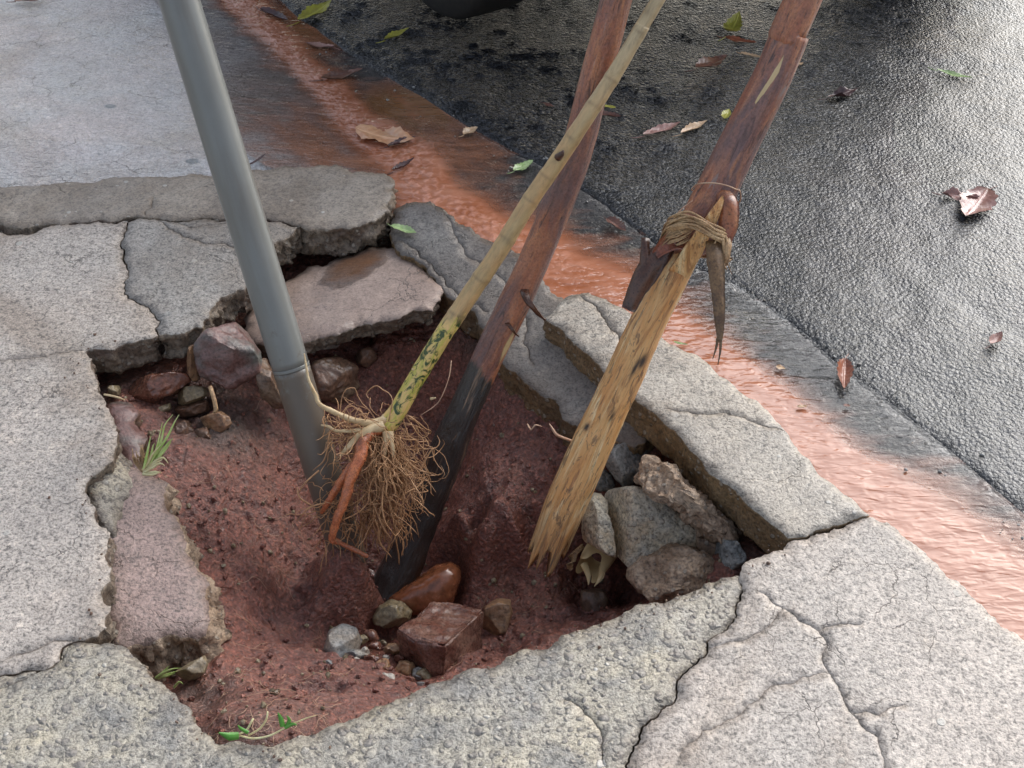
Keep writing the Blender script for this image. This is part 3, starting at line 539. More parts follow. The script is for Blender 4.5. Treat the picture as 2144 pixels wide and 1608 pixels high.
tag(o, 'orange muddy rainwater running down the gutter past the kerb', 'water', None, 'structure')
# ------------------------------------------------------------------ the hole in the soil
HOLE = [(181, 735), (205, 803), (243, 897), (240, 960), (195, 1010), (225, 1110), (225, 1310), (255, 1347), (322, 1417), (403, 1498), (450, 1556), (600, 1552), (762, 1492), (913, 1424), (1058, 1370), (1175, 1325), (1350, 1259), (1552, 1202), (1572, 1165), (1651, 1132), (1525, 1023), (1326, 836), (1199, 719), (1138, 668), (1000, 600), (870, 530), (800, 470), (628, 473), (571, 512), (514, 601), (440, 658), (332, 702)]
hp = np.array([W2(p) for p in HOLE])
ctl = [(620, 560, -.13), (760, 540, -.13), (860, 580, -.13), (700, 700, -.16), (860, 700, -.15), (940, 700, -.14), (700, 790, -.165), (820, 800, -.19), (960, 780, -.17), (960, 880, -.23), (880, 900, -.26), (760, 900, -.23), (640, 860, -.19),
       (1050, 800, -.12), (1090, 900, -.15), (1200, 960, -.15), (1100, 1000, -.165), (1000, 990, -.205), (1030, 1040, -.155), (970, 1060, -.185), (1080, 1095, -.18), (1000, 1105, -.19), (1100, 1165, -.275), (1000, 1130, -.27), (930, 1080, -.31), (1160, 1110, -.22), (1200, 1080, -.22),
       (960, 1200, -.33), (1060, 1200, -.29), (1130, 1250, -.30), (1230, 1250, -.34), (1330, 1240, -.36), (1290, 1120, -.24), (1400, 1100, -.19), (1500, 1130, -.15), (1400, 990, -.12), (1580, 1140, -.11),
       (260, 770, -.085), (330, 790, -.10), (300, 870, -.09), (400, 880, -.13), (480, 820, -.13), (430, 700, -.10), (560, 800, -.15), (420, 950, -.125), (500, 920, -.145), (600, 920, -.20), (360, 1000, -.11), (430, 1060, -.13), (520, 1040, -.175), (600, 1030, -.23),
       (470, 1180, -.17), (560, 1140, -.225), (620, 1120, -.26), (745, 1215, -.39), (640, 1190, -.275), (560, 1240, -.23), (660, 1260, -.265), (720, 1310, -.27), (500, 1280, -.175), (560, 1340, -.19), (460, 1340, -.155), (400, 1380, -.155), (480, 1420, -.10),
       (640, 1360, -.20), (560, 1440, -.115), (650, 1440, -.13), (430, 1455, -.10), (385, 1425, -.135), (460, 1520, -.035), (560, 1540, -.012), (640, 1520, -.03), (700, 1490, -.05), (740, 1440, -.13), (780, 1400, -.21), (860, 1410, -.22), (920, 1400, -.24), (860, 1340, -.29), (860, 1250, -.37), (1000, 1380, -.26), (1060, 1340, -.285), (1120, 1330, -.27), (1200, 1300, -.28),
       (300, 1350, -.15), (240, 1200, -.12), (230, 1050, -.1), (1450, 1220, -.3), (1300, 1280, -.3)]
_a0 = P(375, 0, 1.80); _a1 = P(609, 768, 1.955); _ax = (_a1-_a0)/np.linalg.norm(_a1-_a0); POLE_FOOT = _a1+_ax*.335; BR_FOOT = P(792, 1290, 2.13)
cx = np.array([G(*c) for c in ctl]+[POLE_FOOT+[0, 0, .035], POLE_FOOT+[-.03, -.06, .03], POLE_FOOT+[.03, -.05, .02], BR_FOOT+[0, 0, .03], BR_FOOT+[0, -.05, .03]]); ring = []
cen = hp.mean(0)
for k in range(len(hp)):
    v = hp[k]-cen; v /= np.hypot(*v); q = hp[k]+v*.10; ring.append([q[0], q[1], -.11]); q = hp[k]+v*.3; ring.append([q[0], q[1], -.13])
cx = np.concatenate([cx, ring])
def tps(C, lam=2e-4):
    def K(r): return np.where(r > 0, r*r*np.log(r+1e-12), 0)
    n = len(C); D = np.hypot(C[:, 0][:, None]-C[:, 0], C[:, 1][:, None]-C[:, 1]); A = np.zeros((n+3, n+3)); A[:n, :n] = K(D)+lam*np.eye(n)
    A[:n, n] = 1; A[:n, n+1:] = C[:, :2]; A[n, :n] = 1; A[n+1:, :n] = C[:, :2].T; s = np.linalg.solve(A, np.concatenate([C[:, 2], np.zeros(3)]))
    def f(q):
        r = np.zeros(len(q))
        for a in range(0, len(q), 20000):
            p = q[a:a+20000]; r[a:a+20000] = K(np.hypot(p[:, 0][:, None]-C[:, 0], p[:, 1][:, None]-C[:, 1]))@s[:n]+s[n]+p@s[n+1:]
        return r
    return f
tf = tps(cx)
GX0, GX1, GY0, GY1, ST = -1.0, 1.05, .55, 2.35, .0038
xs = np.arange(GX0, GX1, ST); ys = np.arange(GY0, GY1, ST); gx, gy = np.meshgrid(xs, ys); q = np.c_[gx.ravel(), gy.ravel()]
warp = q+.012*np.c_[fbm(q, 9, 3), fbm(q, 9, 3, off=40.)]
z = tf(warp); ins = inside(hp, q); dh = segdist(hp, q, True)[0]; depthf = np.clip((-z-.03)/.1, .15, 1)
z = z + depthf*(.020*ridge(q, 7, 3)*.7 + .022*fbm(q, 15, 4, .6) + .010*np.abs(fbm(q, 32, 3))*1.6 + .006*fbm(q, 75, 3, .65))
z = np.where(ins, np.minimum(z, -.008), np.minimum(z, -.085)); z = np.maximum(z, -.5)
outm = np.clip(dh/.2, 0, 1)*(~ins); z = z*(1-outm)+(-.14)*outm
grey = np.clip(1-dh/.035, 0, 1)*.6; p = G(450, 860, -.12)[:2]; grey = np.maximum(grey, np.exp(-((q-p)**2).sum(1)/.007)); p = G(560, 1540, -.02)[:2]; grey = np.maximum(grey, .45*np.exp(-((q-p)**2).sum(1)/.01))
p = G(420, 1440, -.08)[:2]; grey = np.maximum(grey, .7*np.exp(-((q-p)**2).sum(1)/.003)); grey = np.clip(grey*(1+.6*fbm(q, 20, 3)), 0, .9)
nx, ny = len(xs), len(ys); ii = np.arange(nx*ny).reshape(ny, nx)
F = np.stack([ii[:-1, :-1], ii[:-1, 1:], ii[1:, 1:], ii[1:, :-1]], -1).reshape(-1, 4)
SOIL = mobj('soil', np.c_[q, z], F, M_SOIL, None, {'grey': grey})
tag(SOIL, 'wet red soil washed out into a deep hollow under the pavement', 'soil', None, 'structure')
zgrid = z.reshape(ny, nx)
def soilz(x, y):
    return zgrid[min(max(int((y-GY0)/ST), 0), ny-1), min(max(int((x-GX0)/ST), 0), nx-1)]
a, b, c_, d_ = xs[0], xs[-1], ys[0], ys[-1]; B_ = 60
gv = [(-B_, -B_, -.14), (B_, -B_, -.14), (B_, B_, -.14), (-B_, B_, -.14), (a, c_, -.14), (b, c_, -.14), (b, d_, -.14), (a, d_, -.14)]
gr = mobj('ground', gv, [(0, 1, 5, 4), (1, 2, 6, 5), (2, 3, 7, 6), (3, 0, 4, 7)], M_SOIL, None, {'grey': np.full(8, .8)}, smooth=False)
tag(gr, 'flat brown ground under the pavement and the road', 'ground', None, 'structure')

# ================================================================== builders for round and thin things
def resample(pts, rad, step):
    pts = np.array(pts, float); rad = np.array(rad, float); n = len(pts)
    if n == 2: pts = np.array([pts[0], pts.mean(0), pts[1]]); rad = np.array([rad[0], rad.mean(), rad[1]]); n = 3
    e = np.concatenate([[2*pts[0]-pts[1]], pts, [2*pts[-1]-pts[-2]]]); out = []; ro = []
    for i in range(n-1):
        p0, p1, p2, p3 = e[i:i+4]; L = np.linalg.norm(p2-p1); k = max(2, int(L/step)); 
        for t in np.arange(k)/k:
            out.append(.5*(2*p1+(p2-p0)*t+(2*p0-5*p1+4*p2-p3)*t*t+(3*p1-p0-3*p2+p3)*t**3)); ro.append(rad[i]*(1-t)+rad[i+1]*t)
    out.append(pts[-1]); ro.append(rad[-1]); return np.array(out), np.array(ro)
def frames(p):
    t = np.gradient(p, axis=0); t /= np.linalg.norm(t, axis=1)[:, None]+1e-12
    r = np.array([1., .13, .07]); u = r-(r@t[0])*t[0]; u /= np.linalg.norm(u); U = [u]
    for i in range(1, len(p)):
        u = U[-1]-(U[-1]@t[i])*t[i]; u /= np.linalg.norm(u)+1e-12; U.append(u)
    U = np.array(U); return t, U, np.cross(t, U)
def tube_geo(pts, rad, nseg=20, step=.01, rfn=None, sfn=None, caps=True):
    """returns V, F, t, s, theta; rfn(t,s,th) scales the radius, sfn(t,s,th) slides vertices along the axis"""
    p, r = resample(pts, rad, step); T, U, B = frames(p); n = len(p); s = np.concatenate([[0], np.cumsum(np.linalg.norm(np.diff(p, axis=0), axis=1))])
    th = np.linspace(0, 2*np.pi, nseg, endpoint=False); tt = np.repeat(s/s[-1], nseg); ss = np.repeat(s, nseg); TH = np.tile(th, n)
    R_ = np.repeat(r, nseg); 
    if rfn: R_ = R_*rfn(tt, ss, TH)
    V = np.repeat(p, nseg, 0)+R_[:, None]*(np.cos(TH)[:, None]*np.repeat(U, nseg, 0)+np.sin(TH)[:, None]*np.repeat(B, nseg, 0))
    if sfn: V = V+sfn(tt, ss, TH)[:, None]*np.repeat(T, nseg, 0)
    i = np.arange(n*nseg).reshape(n, nseg); j = np.roll(i, -1, 1); F = np.stack([i[:-1], j[:-1], j[1:], i[1:]], -1).reshape(-1, 4).tolist()
    loc = np.c_[np.cos(TH)*R_, np.sin(TH)*R_, ss]
    if caps:
        V = np.r_[V, [V[:nseg].mean(0)], [V[-nseg:].mean(0)]]; c0, c1 = n*nseg, n*nseg+1
        F += [(c0, int(i[0, (k+1) % nseg]), int(i[0, k])) for k in range(nseg)]+[(c1, int(i[-1, k]), int(i[-1, (k+1) % nseg])) for k in range(nseg)]
        loc = np.r_[loc, [[0, 0, 0]], [[0, 0, ss[-1]]]]; tt = np.r_[tt, 0, 1]; ss = np.r_[ss, 0, ss[-1]]; TH = np.r_[TH, 0, 0]
    return V, F, tt, ss, TH, loc
def tube(name, pts, rad, mat, nseg=20, step=.01, rfn=None, sfn=None, afn=None, parent=None, caps=True):
    V, F, t, s, th, loc = tube_geo(pts, rad, nseg, step, rfn, sfn, caps); at = {'loc': loc}
    if afn: at.update(afn(t, s, th, V))
    return mobj(name, V, F, mat, None, at, parent)
class Multi:
    def __init__(s): s.V = []; s.F = []; s.n = 0; s.L = []
    def add(s, V, F, L=None):
        s.V.append(V); s.F += [tuple(int(x)+s.n for x in f) for f in F]; s.n += len(V); s.L.append(L if L is not None else np.zeros((len(V), 3)))
    def tube(s, pts, rad, nseg=5, step=.006):
        V, F, t, ss, th, loc = tube_geo(pts, rad, nseg, step); s.add(V, F, loc)
    def build(s, name, mat, parent=None): return mobj(name, np.concatenate(s.V), s.F, mat, None, {'loc': np.concatenate(s.L)}, parent)
def pxp(lst): return [P(*q) for q in lst]
def strip(name, pts, wid, mat, side, parent=None, thick=.0015, curl=.3, step=.006, seed=0, rough=.002, taper=None):
    """a flat strip with thickness along pts; side is its rough width direction"""
    p, w = resample(pts, wid, step); T = np.gradient(p, axis=0); T /= np.linalg.norm(T, axis=1)[:, None]
    S = np.array(side)-((T@np.array(side))[:, None])*T; S /= np.linalg.norm(S, axis=1)[:, None]; N = np.cross(T, S); nw = 7; V = []
    for q in (1, -1):
        for k in range(nw):
            a = (k/(nw-1)-.5)*2; ed = 1-(.12*np.abs(fbm(p, 90, 2, off=seed+a*9)) if abs(a) > .9 else 0)
            pos = p+S*(w*a*ed)[:, None]/2+N*((1-a*a)*w*curl+q*thick/2+rough*fbm(p, 60, 3, off=seed+a*2))[:, None]; V.append(pos)
    V = np.array(V); n = len(p); V = V.reshape(2, nw, n, 3); idx = np.arange(2*nw*n).reshape(2, nw, n); F = []
    for k in range(nw-1):
        for i in range(n-1):
            F.append((idx[0, k, i], idx[0, k+1, i], idx[0, k+1, i+1], idx[0, k, i+1])); F.append((idx[1, k, i], idx[1, k, i+1], idx[1, k+1, i+1], idx[1, k+1, i]))
    for i in range(n-1):
        for k in (0, nw-1): F.append((idx[0, k, i], idx[0, k, i+1], idx[1, k, i+1], idx[1, k, i]))
    for k in range(nw-1):
        for i in (0, n-1): F.append((idx[0, k, i], idx[1, k, i], idx[1, k+1, i], idx[0, k+1, i]))
    F = [tuple(int(x) for x in f) for f in F]
    return mobj(name, V.reshape(-1, 3), F, mat, None, {'loc': V.reshape(-1, 3)}, parent)
_ico = {}
def ico(sub):
    if sub not in _ico:
        bm = bmesh.new(); bmesh.ops.create_icosphere(bm, subdivisions=sub, radius=1); _ico[sub] = (np.array([v.co[:] for v in bm.verts]), [tuple(v.index for v in f.verts) for f in bm.faces]); bm.free()
    return _ico[sub]
def stone(name, outline, z, thick, mat, label, cat='stone', sub=5, seed=1, facets=8, rough=.05, flat=.7, box=.6, group=None, boxd=.75, dep=None):
    """a solid stone whose silhouette follows the outline seen from the front; thick is its depth in metres"""
    o_ = np.array(outline, float); c = o_.mean(0); D = dep if dep else gdep(c[0], c[1], z)
    u = (o_-c)*[1, -1]*D/FPX; ang = np.arctan2(u[:, 1], u[:, 0]); 
    V, F = ico(sub); th = np.arctan2(V[:, 1], V[:, 0]); s_ = np.hypot(V[:, 0], V[:, 1])
    # star radius of the outline
    n = len(u); rad = np.zeros(len(V)); dx, dy = np.cos(th), np.sin(th)
    for i in range(n):
        a, b = u[i], u[(i+1) % n]; e = b-a; den = dx*e[1]-dy*e[0]; den = np.where(np.abs(den) < 1e-12, 1e-12, den)
        t = (a[0]*e[1]-a[1]*e[0])/den; w = (a[0]*dy-a[1]*dx)/den; k = (t > 0) & (w >= -1e-6) & (w <= 1+1e-6); rad = np.where(k, np.maximum(rad, t), rad)
    rr = rad*s_**box; zz = -np.sign(V[:, 2])*np.abs(V[:, 2])**boxd*thick/2
    Q = np.c_[rr*dx, rr*dy, zz]; rs = np.random.RandomState(seed); ext = np.array([np.abs(u[:, 0]).max(), np.abs(u[:, 1]).max(), thick/2])
    for k in range(facets):
        nn = rs.normal(size=3)*[.8, .8, 1.]; nn[2] = -abs(nn[2]) if k % 3 else nn[2]; nn /= np.linalg.norm(nn); m = np.quantile(Q@nn, 1)*flat*rs.uniform(.92, 1.12)
        if abs(nn[2]) < .35: continue
        d = Q@nn-m; Q = Q-np.where(d > 0, d*.93, 0)[:, None]*nn
    for ax_ in (0, 1): Q[:, ax_] = (Q[:, ax_]-Q[:, ax_].min())/(np.ptp(Q[:, ax_]))*np.ptp(u[:, ax_])+u[:, ax_].min()
    sc = min(ext.min(), .045); FF = np.array(F); fn = np.cross(Q[FF[:, 1]]-Q[FF[:, 0]], Q[FF[:, 2]]-Q[FF[:, 0]]); fn *= -1 if (fn*Q[FF[:, 0]]).sum() < 0 else 1; nr = np.zeros_like(Q)
    for c3 in range(3): np.add.at(nr, FF[:, c3], fn)
    nr /= np.maximum(np.linalg.norm(nr, axis=1), 1e-12)[:, None]
    Q = Q+nr*(rough*sc*(fbm(Q, 1.6/sc, 4, off=seed*3.)*1.6+.5*fbm(Q, 7/sc, 3, off=seed))+min(rough, .1)*.012*ridge(Q, 60, 3, off=seed))[:, None]
    Wd = P(c[0], c[1], D)+Q[:, :1]*RT+Q[:, 1:2]*UP+Q[:, 2:3]*FW
    o = mobj(name, Wd, F, mat); recentre(o); tag(o, label, cat, group); sharp(o, 50); return o
# ================================================================== the leaning pole and the three sticks
def gl(px, py, d): return P(px, py, d)
pole = empty('metal_pole', P(700, 1150, 2.16), 'smooth grey metal pole leaning out of the hole, its foot brown with mud', 'pole')
pp = [(345-88, -420, 1.72), (375, 0, 1.80), (425, 190, 1.82), (529, 500, 1.90), (610, 778, 1.955), (660, 960, 2.03), (716, 1160, 2.13)]
a0 = P(375, 0, 1.80); a1 = P(609, 768, 1.955); ax = (a1-a0)/np.linalg.norm(a1-a0)
top = a0-ax*1.6; a2 = POLE_FOOT
tube('upper_pipe', [top, a0, a1], [.0285]*3, M_POLE, 40, .012, parent=pole, afn=lambda t, s, th, V: {'mudz': np.clip((t-.84)*2.2, 0, .36)})
tube('joint_ring', [a1-ax*.002, a1+ax*.003], [.0289, .0289], M_POLE, 40, .004, parent=pole, afn=lambda t, s, th, V: {'mudz': np.full(len(t), .3)})
tube('lower_pipe', [a1+ax*.003, a2], [.0284, .0287], M_POLE, 40, .01, parent=pole, afn=lambda t, s, th, V: {'mudz': .60+.5*t})
tube('cap', [top-ax*.02, top+ax*.02], [.026, .031], M_POLE, 32, .01, parent=pole)

def interp_attr(t, ks): return np.interp(t, [k[0] for k in ks], [k[1] for k in ks])
# burnt branch in the middle
br = empty('burnt_branch', P(800, 1275, 2.13), 'long red brown branch with a charred black foot, leaning in the middle of the hole', 'branch')
bp = [(1290+ (1290-1218)*1.5, -420, 1.66), (1290, 0, 1.78), (1245, 170, 1.83), (1203, 330, 1.88), (1150, 470, 1.93), (1098, 590, 1.97), (1035, 720, 2.01), (985, 830, 2.04), (938, 940, 2.07), (892, 1060, 2.10), (838, 1190, 2.12), (785, 1310, 2.13)]
bpts = [P(1290, 0, 1.78)+(P(1290, 0, 1.78)-P(1203, 330, 1.88))*2.4]+pxp(bp[1:]); brr = [.017, .0212, .0220, .0228, .0236, .0244, .0242, .0245, .0268, .0290, .0325, .035]
Ltot = sum(np.linalg.norm(bpts[i+1]-bpts[i]) for i in range(len(bpts)-1))
def br_r(t, s, th):
    p = np.c_[np.cos(th)*.03, np.sin(th)*.03, s*.35]; q = np.c_[np.cos(th)*.03, np.sin(th)*.03, s]
    low = np.clip((s/Ltot-.70)/.1, 0, 1)
    return 1+.07*fbm(p, 30, 3)+.03*fbm(q, 60, 2)+low*(.16*fbm(p, 55, 3)+.05*ridge(p, 90, 2))
def br_a(t, s, th, V):
    py = 804-((V-CP)@UP)/((V-CP)@FW)*FPX
    side = ((V-CP)@RT); cxp = np.interp(py, [q[1] for q in bp[1:]], [q[0] for q in bp[1:]]); px = 1072+side/((V-CP)@FW)*FPX
    off = (px-cxp)/40
    char = np.clip((py-735-off*30)/70, 0, 1)*.95; char = np.where(py < 600, 0, char)
    exposed = np.clip(1-np.abs(py-850)/300, 0, 1)*np.clip(.6+off, 0, 1)*2.2
    pale = np.clip(1-np.abs(off-.72)/.35, 0, 1)*np.clip(1-np.abs(py-725)/110, 0, 1)*.8+np.clip(1-np.abs(off-.25)/.12, 0, 1)*np.clip(1-np.abs(py-135)/40, 0, 1)*.7
    return {'char': char, 'exposed': np.clip(exposed, 0, 1), 'pale': pale, 'knot': 0*t}
bpts.append(P(768, 1345, 2.165)); brr.append(.037)
tube('trunk', bpts, brr, M_BARK, 36, .006, br_r, None, br_a, br)
strip('torn_bark', pxp([(1098, 598, 1.965), (1100, 618, 1.94), (1112, 640, 1.935), (1130, 660, 1.95), (1141, 669, 1.97)]), [.016, .013, .009, .006, .003], M_FLAP, RT, br, .0015, .2)
strip('torn_bark', pxp([(1060, 676, 1.975), (1068, 684, 1.965), (1078, 697, 1.97), (1086, 704, 1.98)]), [.008, .006, .004, .002], M_FLAP, RT, br, .001, .2)
def fibres(name, pts, spread, n, parent, mat=None, r=.0011):
    b = Multi(); rs = random.Random(len(pts)*7+n)
    for k in range(n):
        o_ = np.array([rs.gauss(0, spread*.5), rs.gauss(0, spread*.35), rs.gauss(0, spread)]); a = rs.choice([0, 0, 0, 1]); e = len(pts)-rs.choice([0, 0, 0, 1]); q = [np.array(p)+o_*rs.uniform(.6, 1.3)+np.array([rs.gauss(0, .0012) for _ in range(3)]) for p in pts[a:e]]
        if len(q) < 3: q = [np.array(p)+o_ for p in pts]
        if rs.random() < .3: q.append(q[-1]+np.array([rs.gauss(0, .008), rs.gauss(0, .006), rs.gauss(-.006, .006)]))
        rr = r*rs.uniform(.6, 2.2); b.tube(q, [rr*.6]+[rr]*(len(q)-2)+[rr*.3], 5, .006)
    return b.build(name, mat or M_FIBRE, parent)
# green sapling with its root ball
sp_px = [(1380, -4, 1.755), (1344, 57, 1.765), (1289, 150, 1.785), (1230, 242, 1.80), (1172, 330, 1.825), (1105, 428, 1.85), (1045, 526, 1.875), (985, 615, 1.90), (925, 705, 1.92), (870, 795, 1.94), (830, 865, 1.955), (800, 900, 1.96)]
sp_pts = pxp(sp_px); sp_pts = [sp_pts[0]+(sp_pts[0]-sp_pts[3])*3.2]+sp_pts
srr = [.006, .0094, .0100, .0109, .0116, .0121, .0125, .0131, .0135, .0137, .0137, .0142, .0168, .0145]
sap = empty('uprooted_sapling', P(800, 1120, 1.98), 'thin mossy green sapling with a hanging ball of bare roots, crossing the burnt branch', 'sapling')
sL = sum(np.linalg.norm(sp_pts[i+1]-sp_pts[i]) for i in range(len(sp_pts)-1)); node_py = [30, 105, 200, 258, 322, 400, 455, 530, 612, 690]
def sap_r(t, s, th):
    q = np.c_[np.cos(th)*.015, np.sin(th)*.015, s]; r = 1+.04*fbm(q, 70, 2)
    for k in sap_nodes: r = r+.055*np.exp(-((s-k+.003*np.cos(th+k*70))/.0035)**2)
    return r
cum = np.concatenate([[0], np.cumsum([np.linalg.norm(sp_pts[i+1]-sp_pts[i]) for i in range(len(sp_pts)-1)])])
sap_nodes = [np.interp(y, [q[1] for q in sp_px], cum[1:]) for y in node_py]+[cum[1]-.1*k for k in range(1, 6)]
def sap_a(t, s, th, V):
    py = 804-((V-CP)@UP)/((V-CP)@FW)*FPX; nd = np.zeros(len(t))
    for k in sap_nodes: nd = np.maximum(nd, np.exp(-((s-k+.003*np.cos(th+k*70))/.0022)**2))
    return {'low': np.clip((py-610)/120, 0, .95), 'up': np.clip((330-py)/250, 0, 1), 'node': nd*.45*(py < 700)}
tube('stem', sp_pts, srr, M_SAP, 24, .004, sap_r, None, sap_a, sap)
tube('bud_stub', pxp([(1168, 330, 1.812), (1176, 322, 1.803), (1180, 315, 1.80)]), [.006, .004, .001], M_FLAP, 8, .002, parent=sap)
for (x, y) in ((872, 778), (902, 835)): tube('bud_stub', pxp([(x, y, 1.93), (x+(10 if x > 890 else -10), y-(2 if x > 890 else 6), 1.925)]), [.0028, .001], M_ROOT_C, 6, .002, parent=sap)
def wob(t, s, th): 
    q = np.c_[np.cos(th)*.01, np.sin(th)*.01, s]; return 1+.28*fbm(q, 120, 3)+.06*np.sin(s*1100+3*np.cos(th)+8*fbm(q, 30, 1))
for pts, rd in (([(800, 895, 1.95), (765, 915, 1.935), (752, 960, 1.92), (735, 1000, 1.915), (722, 1045, 1.92), (705, 1090, 1.93), (695, 1128, 1.94), (700, 1136, 1.94)], [.009, .0098, .0094, .0082, .0070, .0062, .0055, .003]),
                ([(752, 955, 1.925), (725, 990, 1.93), (703, 1025, 1.94), (685, 1055, 1.95), (672, 1075, 1.96)], [.007, .006, .0056, .0048, .0025]),
                ([(700, 1132, 1.968), (715, 1138, 1.965), (735, 1148, 1.965), (765, 1163, 1.97), (771, 1165, 1.97)], [.006, .0035, .004, .0032, .0015])):
    tube('thick_root', pxp(pts), rd, M_ROOT_O, 16, .003, wob, parent=sap)
for pts, rd in (([(810, 880, 1.955), (785, 886, 1.945), (755, 884, 1.94), (720, 872, 1.935), (690, 858, 1.93), (668, 845, 1.925), (662, 828, 1.925), (655, 815, 1.925), (645, 790, 1.925), (640, 760, 1.925), (637, 740, 1.925)], [.011, .0065, .0052, .0045, .0038, .003, .0032, .0028, .002, .0016, .0008]),
                ([(800, 892, 1.945), (775, 900, 1.935), (750, 915, 1.93), (730, 935, 1.928), (712, 955, 1.93)], [.010, .0068, .0055, .0045, .0022]),
                ([(808, 905, 1.94), (808, 925, 1.935), (804, 955, 1.935)], [.006, .0042, .003]), ([(815, 905, 1.94), (820, 930, 1.935), (824, 957, 1.935)], [.006, .0042, .003]),
                ([(780, 898, 1.94), (740, 902, 1.935), (705, 902, 1.93), (688, 893, 1.93), (672, 890, 1.93)], [.005, .003, .0026, .0022, .0012])):
    tube('side_root', pxp(pts), rd, M_ROOT_C, 10, .003, wob, parent=sap)
rnd = random.Random(5); mm = Multi()
def wander(p, d, L, n, sag, jit, pull=None, r=.0008):
    pts = [np.array(p, float)]; d = np.array(d, float)
    for k in range(n):
        d = d+np.array([rnd.gauss(0, jit), rnd.gauss(0, jit), rnd.gauss(0, jit)-sag])
        if pull is not None: 
            e = pull-pts[-1]; dist = np.linalg.norm(e)
            if dist > .045: d = d+e/dist*.9*(dist-.045)/.04
        d /= np.linalg.norm(d); pts.append(pts[-1]+d*L/n)
    mm.tube(pts, [r]*n+[r*.4], 4, L/n*.9)
base_r = P(800, 905, 1.955)
for k in range(430):
    c = P(rnd.gauss(812, 25), rnd.gauss(985, 50), 1.965+rnd.gauss(0, .02))
    d = c-base_r; d /= np.linalg.norm(d)+1e-9; st = base_r+d*rnd.uniform(.0, .05)+np.array([rnd.gauss(0, .012) for _ in range(3)])
    wander(st, d+np.array([rnd.gauss(0, .5) for _ in range(3)]), rnd.uniform(.06, .15), rnd.randint(8, 12), .16, .34, c, rnd.choice([.0004, .0005, .0006, .0007, .001]))
for k in range(150):
    st = P(rnd.gauss(795, 32), rnd.uniform(1030, 1105), 1.965+rnd.gauss(0, .02)); wander(st, (rnd.gauss(0, .3), 0, -1), rnd.uniform(.035, .08), 7, .3, .3, None, rnd.choice([.0006, .0008, .001]))
for k in range(70):
    st = P(rnd.gauss(745, 30), rnd.gauss(905, 14), 1.945+rnd.gauss(0, .01)); wander(st, (rnd.gauss(-.6, .5), rnd.gauss(0, .3), rnd.gauss(0, .4)), rnd.uniform(.04, .09), 7, .1, .45, None, .0007)
for k in range(60):
    st = P(rnd.uniform(670, 740), rnd.uniform(1000, 1140), 1.965+rnd.gauss(0, .008)); wander(st, (rnd.gauss(-.1, .8), 0, rnd.gauss(-.3, .5)), rnd.uniform(.03, .08), 6, .15, .4, None, .0007)
for a, b, c in (((668, 985), (640, 1010), (622, 1035)), ((700, 1050), (650, 1062), (622, 1090)), ((655, 1060), (628, 1042), (622, 1020)), ((690, 905), (680, 960), (655, 985)), ((870, 880), (850, 870), (872, 905)), ((870, 1000), (905, 940), (908, 965)), ((840, 960), (880, 985), (903, 990)), ((820, 960), (760, 990), (742, 1000)), ((800, 975), (760, 1040), (730, 1060)), ((780, 1050), (800, 1100), (820, 1130))):
    mm.tube(pxp([(a[0], a[1], 1.95), (b[0], b[1], 1.945), (c[0], c[1], 1.955)]), [.0016, .0013, .0006], 5, .004)
_iv, _if = ico(4); _cv = _iv*[.026, .024, .036]; _cv = _cv*(1+.45*fbm(_iv, 1.6, 4)+.2*fbm(_iv, 6, 3))[:, None]+P(806, 975, 1.985)
mobj('shade_core', _cv, _if, M_SOIL, None, {'grey': np.full(len(_cv), .5)}, sap)  # dark blob added among the roots, stands for the shade in their core
ro = mm.build('fine_roots', M_ROOT_F, sap); ro['kind'] = 'stuff'; ro['label'] = 'tangled ball of fine tan roots'
# right-hand stake: bark above, stripped pale wood below
st_ = empty('peeled_stake', P(1155, 1160, 1.99), 'stout stake on the right, red bark above, stripped yellow wood with splintered end below', 'stake')
kp = [(1680, 0, 1.70), (1655, 70, 1.715), (1615, 165, 1.735), (1570, 255, 1.755), (1530, 335, 1.77), (1490, 420, 1.79), (1455, 490, 1.805), (1400, 590, 1.83), (1350, 690, 1.855), (1310, 780, 1.88), (1262, 880, 1.905), (1215, 985, 1.93), (1180, 1065, 1.95), (1152, 1135, 1.965)]
kpts = pxp(kp); ktop = kpts[0]+(kpts[0]-kpts[4])*2.6
def rr_px(w, d): return w*d/FPX/2
wood = [(1500, 400), (1455, 490), (1400, 590), (1350, 690), (1310, 780), (1262, 880), (1215, 985), (1180, 1065), (1152, 1135)]
wr = [rr_px(w, 1.85) for w in (40, 70, 90, 92, 94, 95, 96, 98, 98)]
wr = [.010, .020, .0245, .0262, .0278, .0290, .0305, .0315, .0315]
wpts = [kpts[5]]+kpts[6:]; 
wL = sum(np.linalg.norm(wpts[i+1]-wpts[i]) for i in range(len(wpts)-1))
def wd_r(t, s, th):
    p = np.c_[np.cos(th)*.03, np.sin(th)*.03, s*.3]; e = np.clip((t-.9)/.1, 0, 1)
    g = .5+.5*fbm(np.c_[np.cos(th)*.03, np.sin(th)*.03, 0*s], 130, 2)
    return (1+.06*fbm(p, 30, 3)+.03*ridge(p, 80, 2))*(1-e*.03-e*.10*g)
def wd_s(t, s, th):
    e = np.clip((t-.86)/.14, 0, 1); n_ = fbm(np.c_[np.cos(th)*.03, np.sin(th)*.03, 0*s+2.], 150, 3)*1.3
    return e*(n_*.048+.022*np.cos(th-2.0))
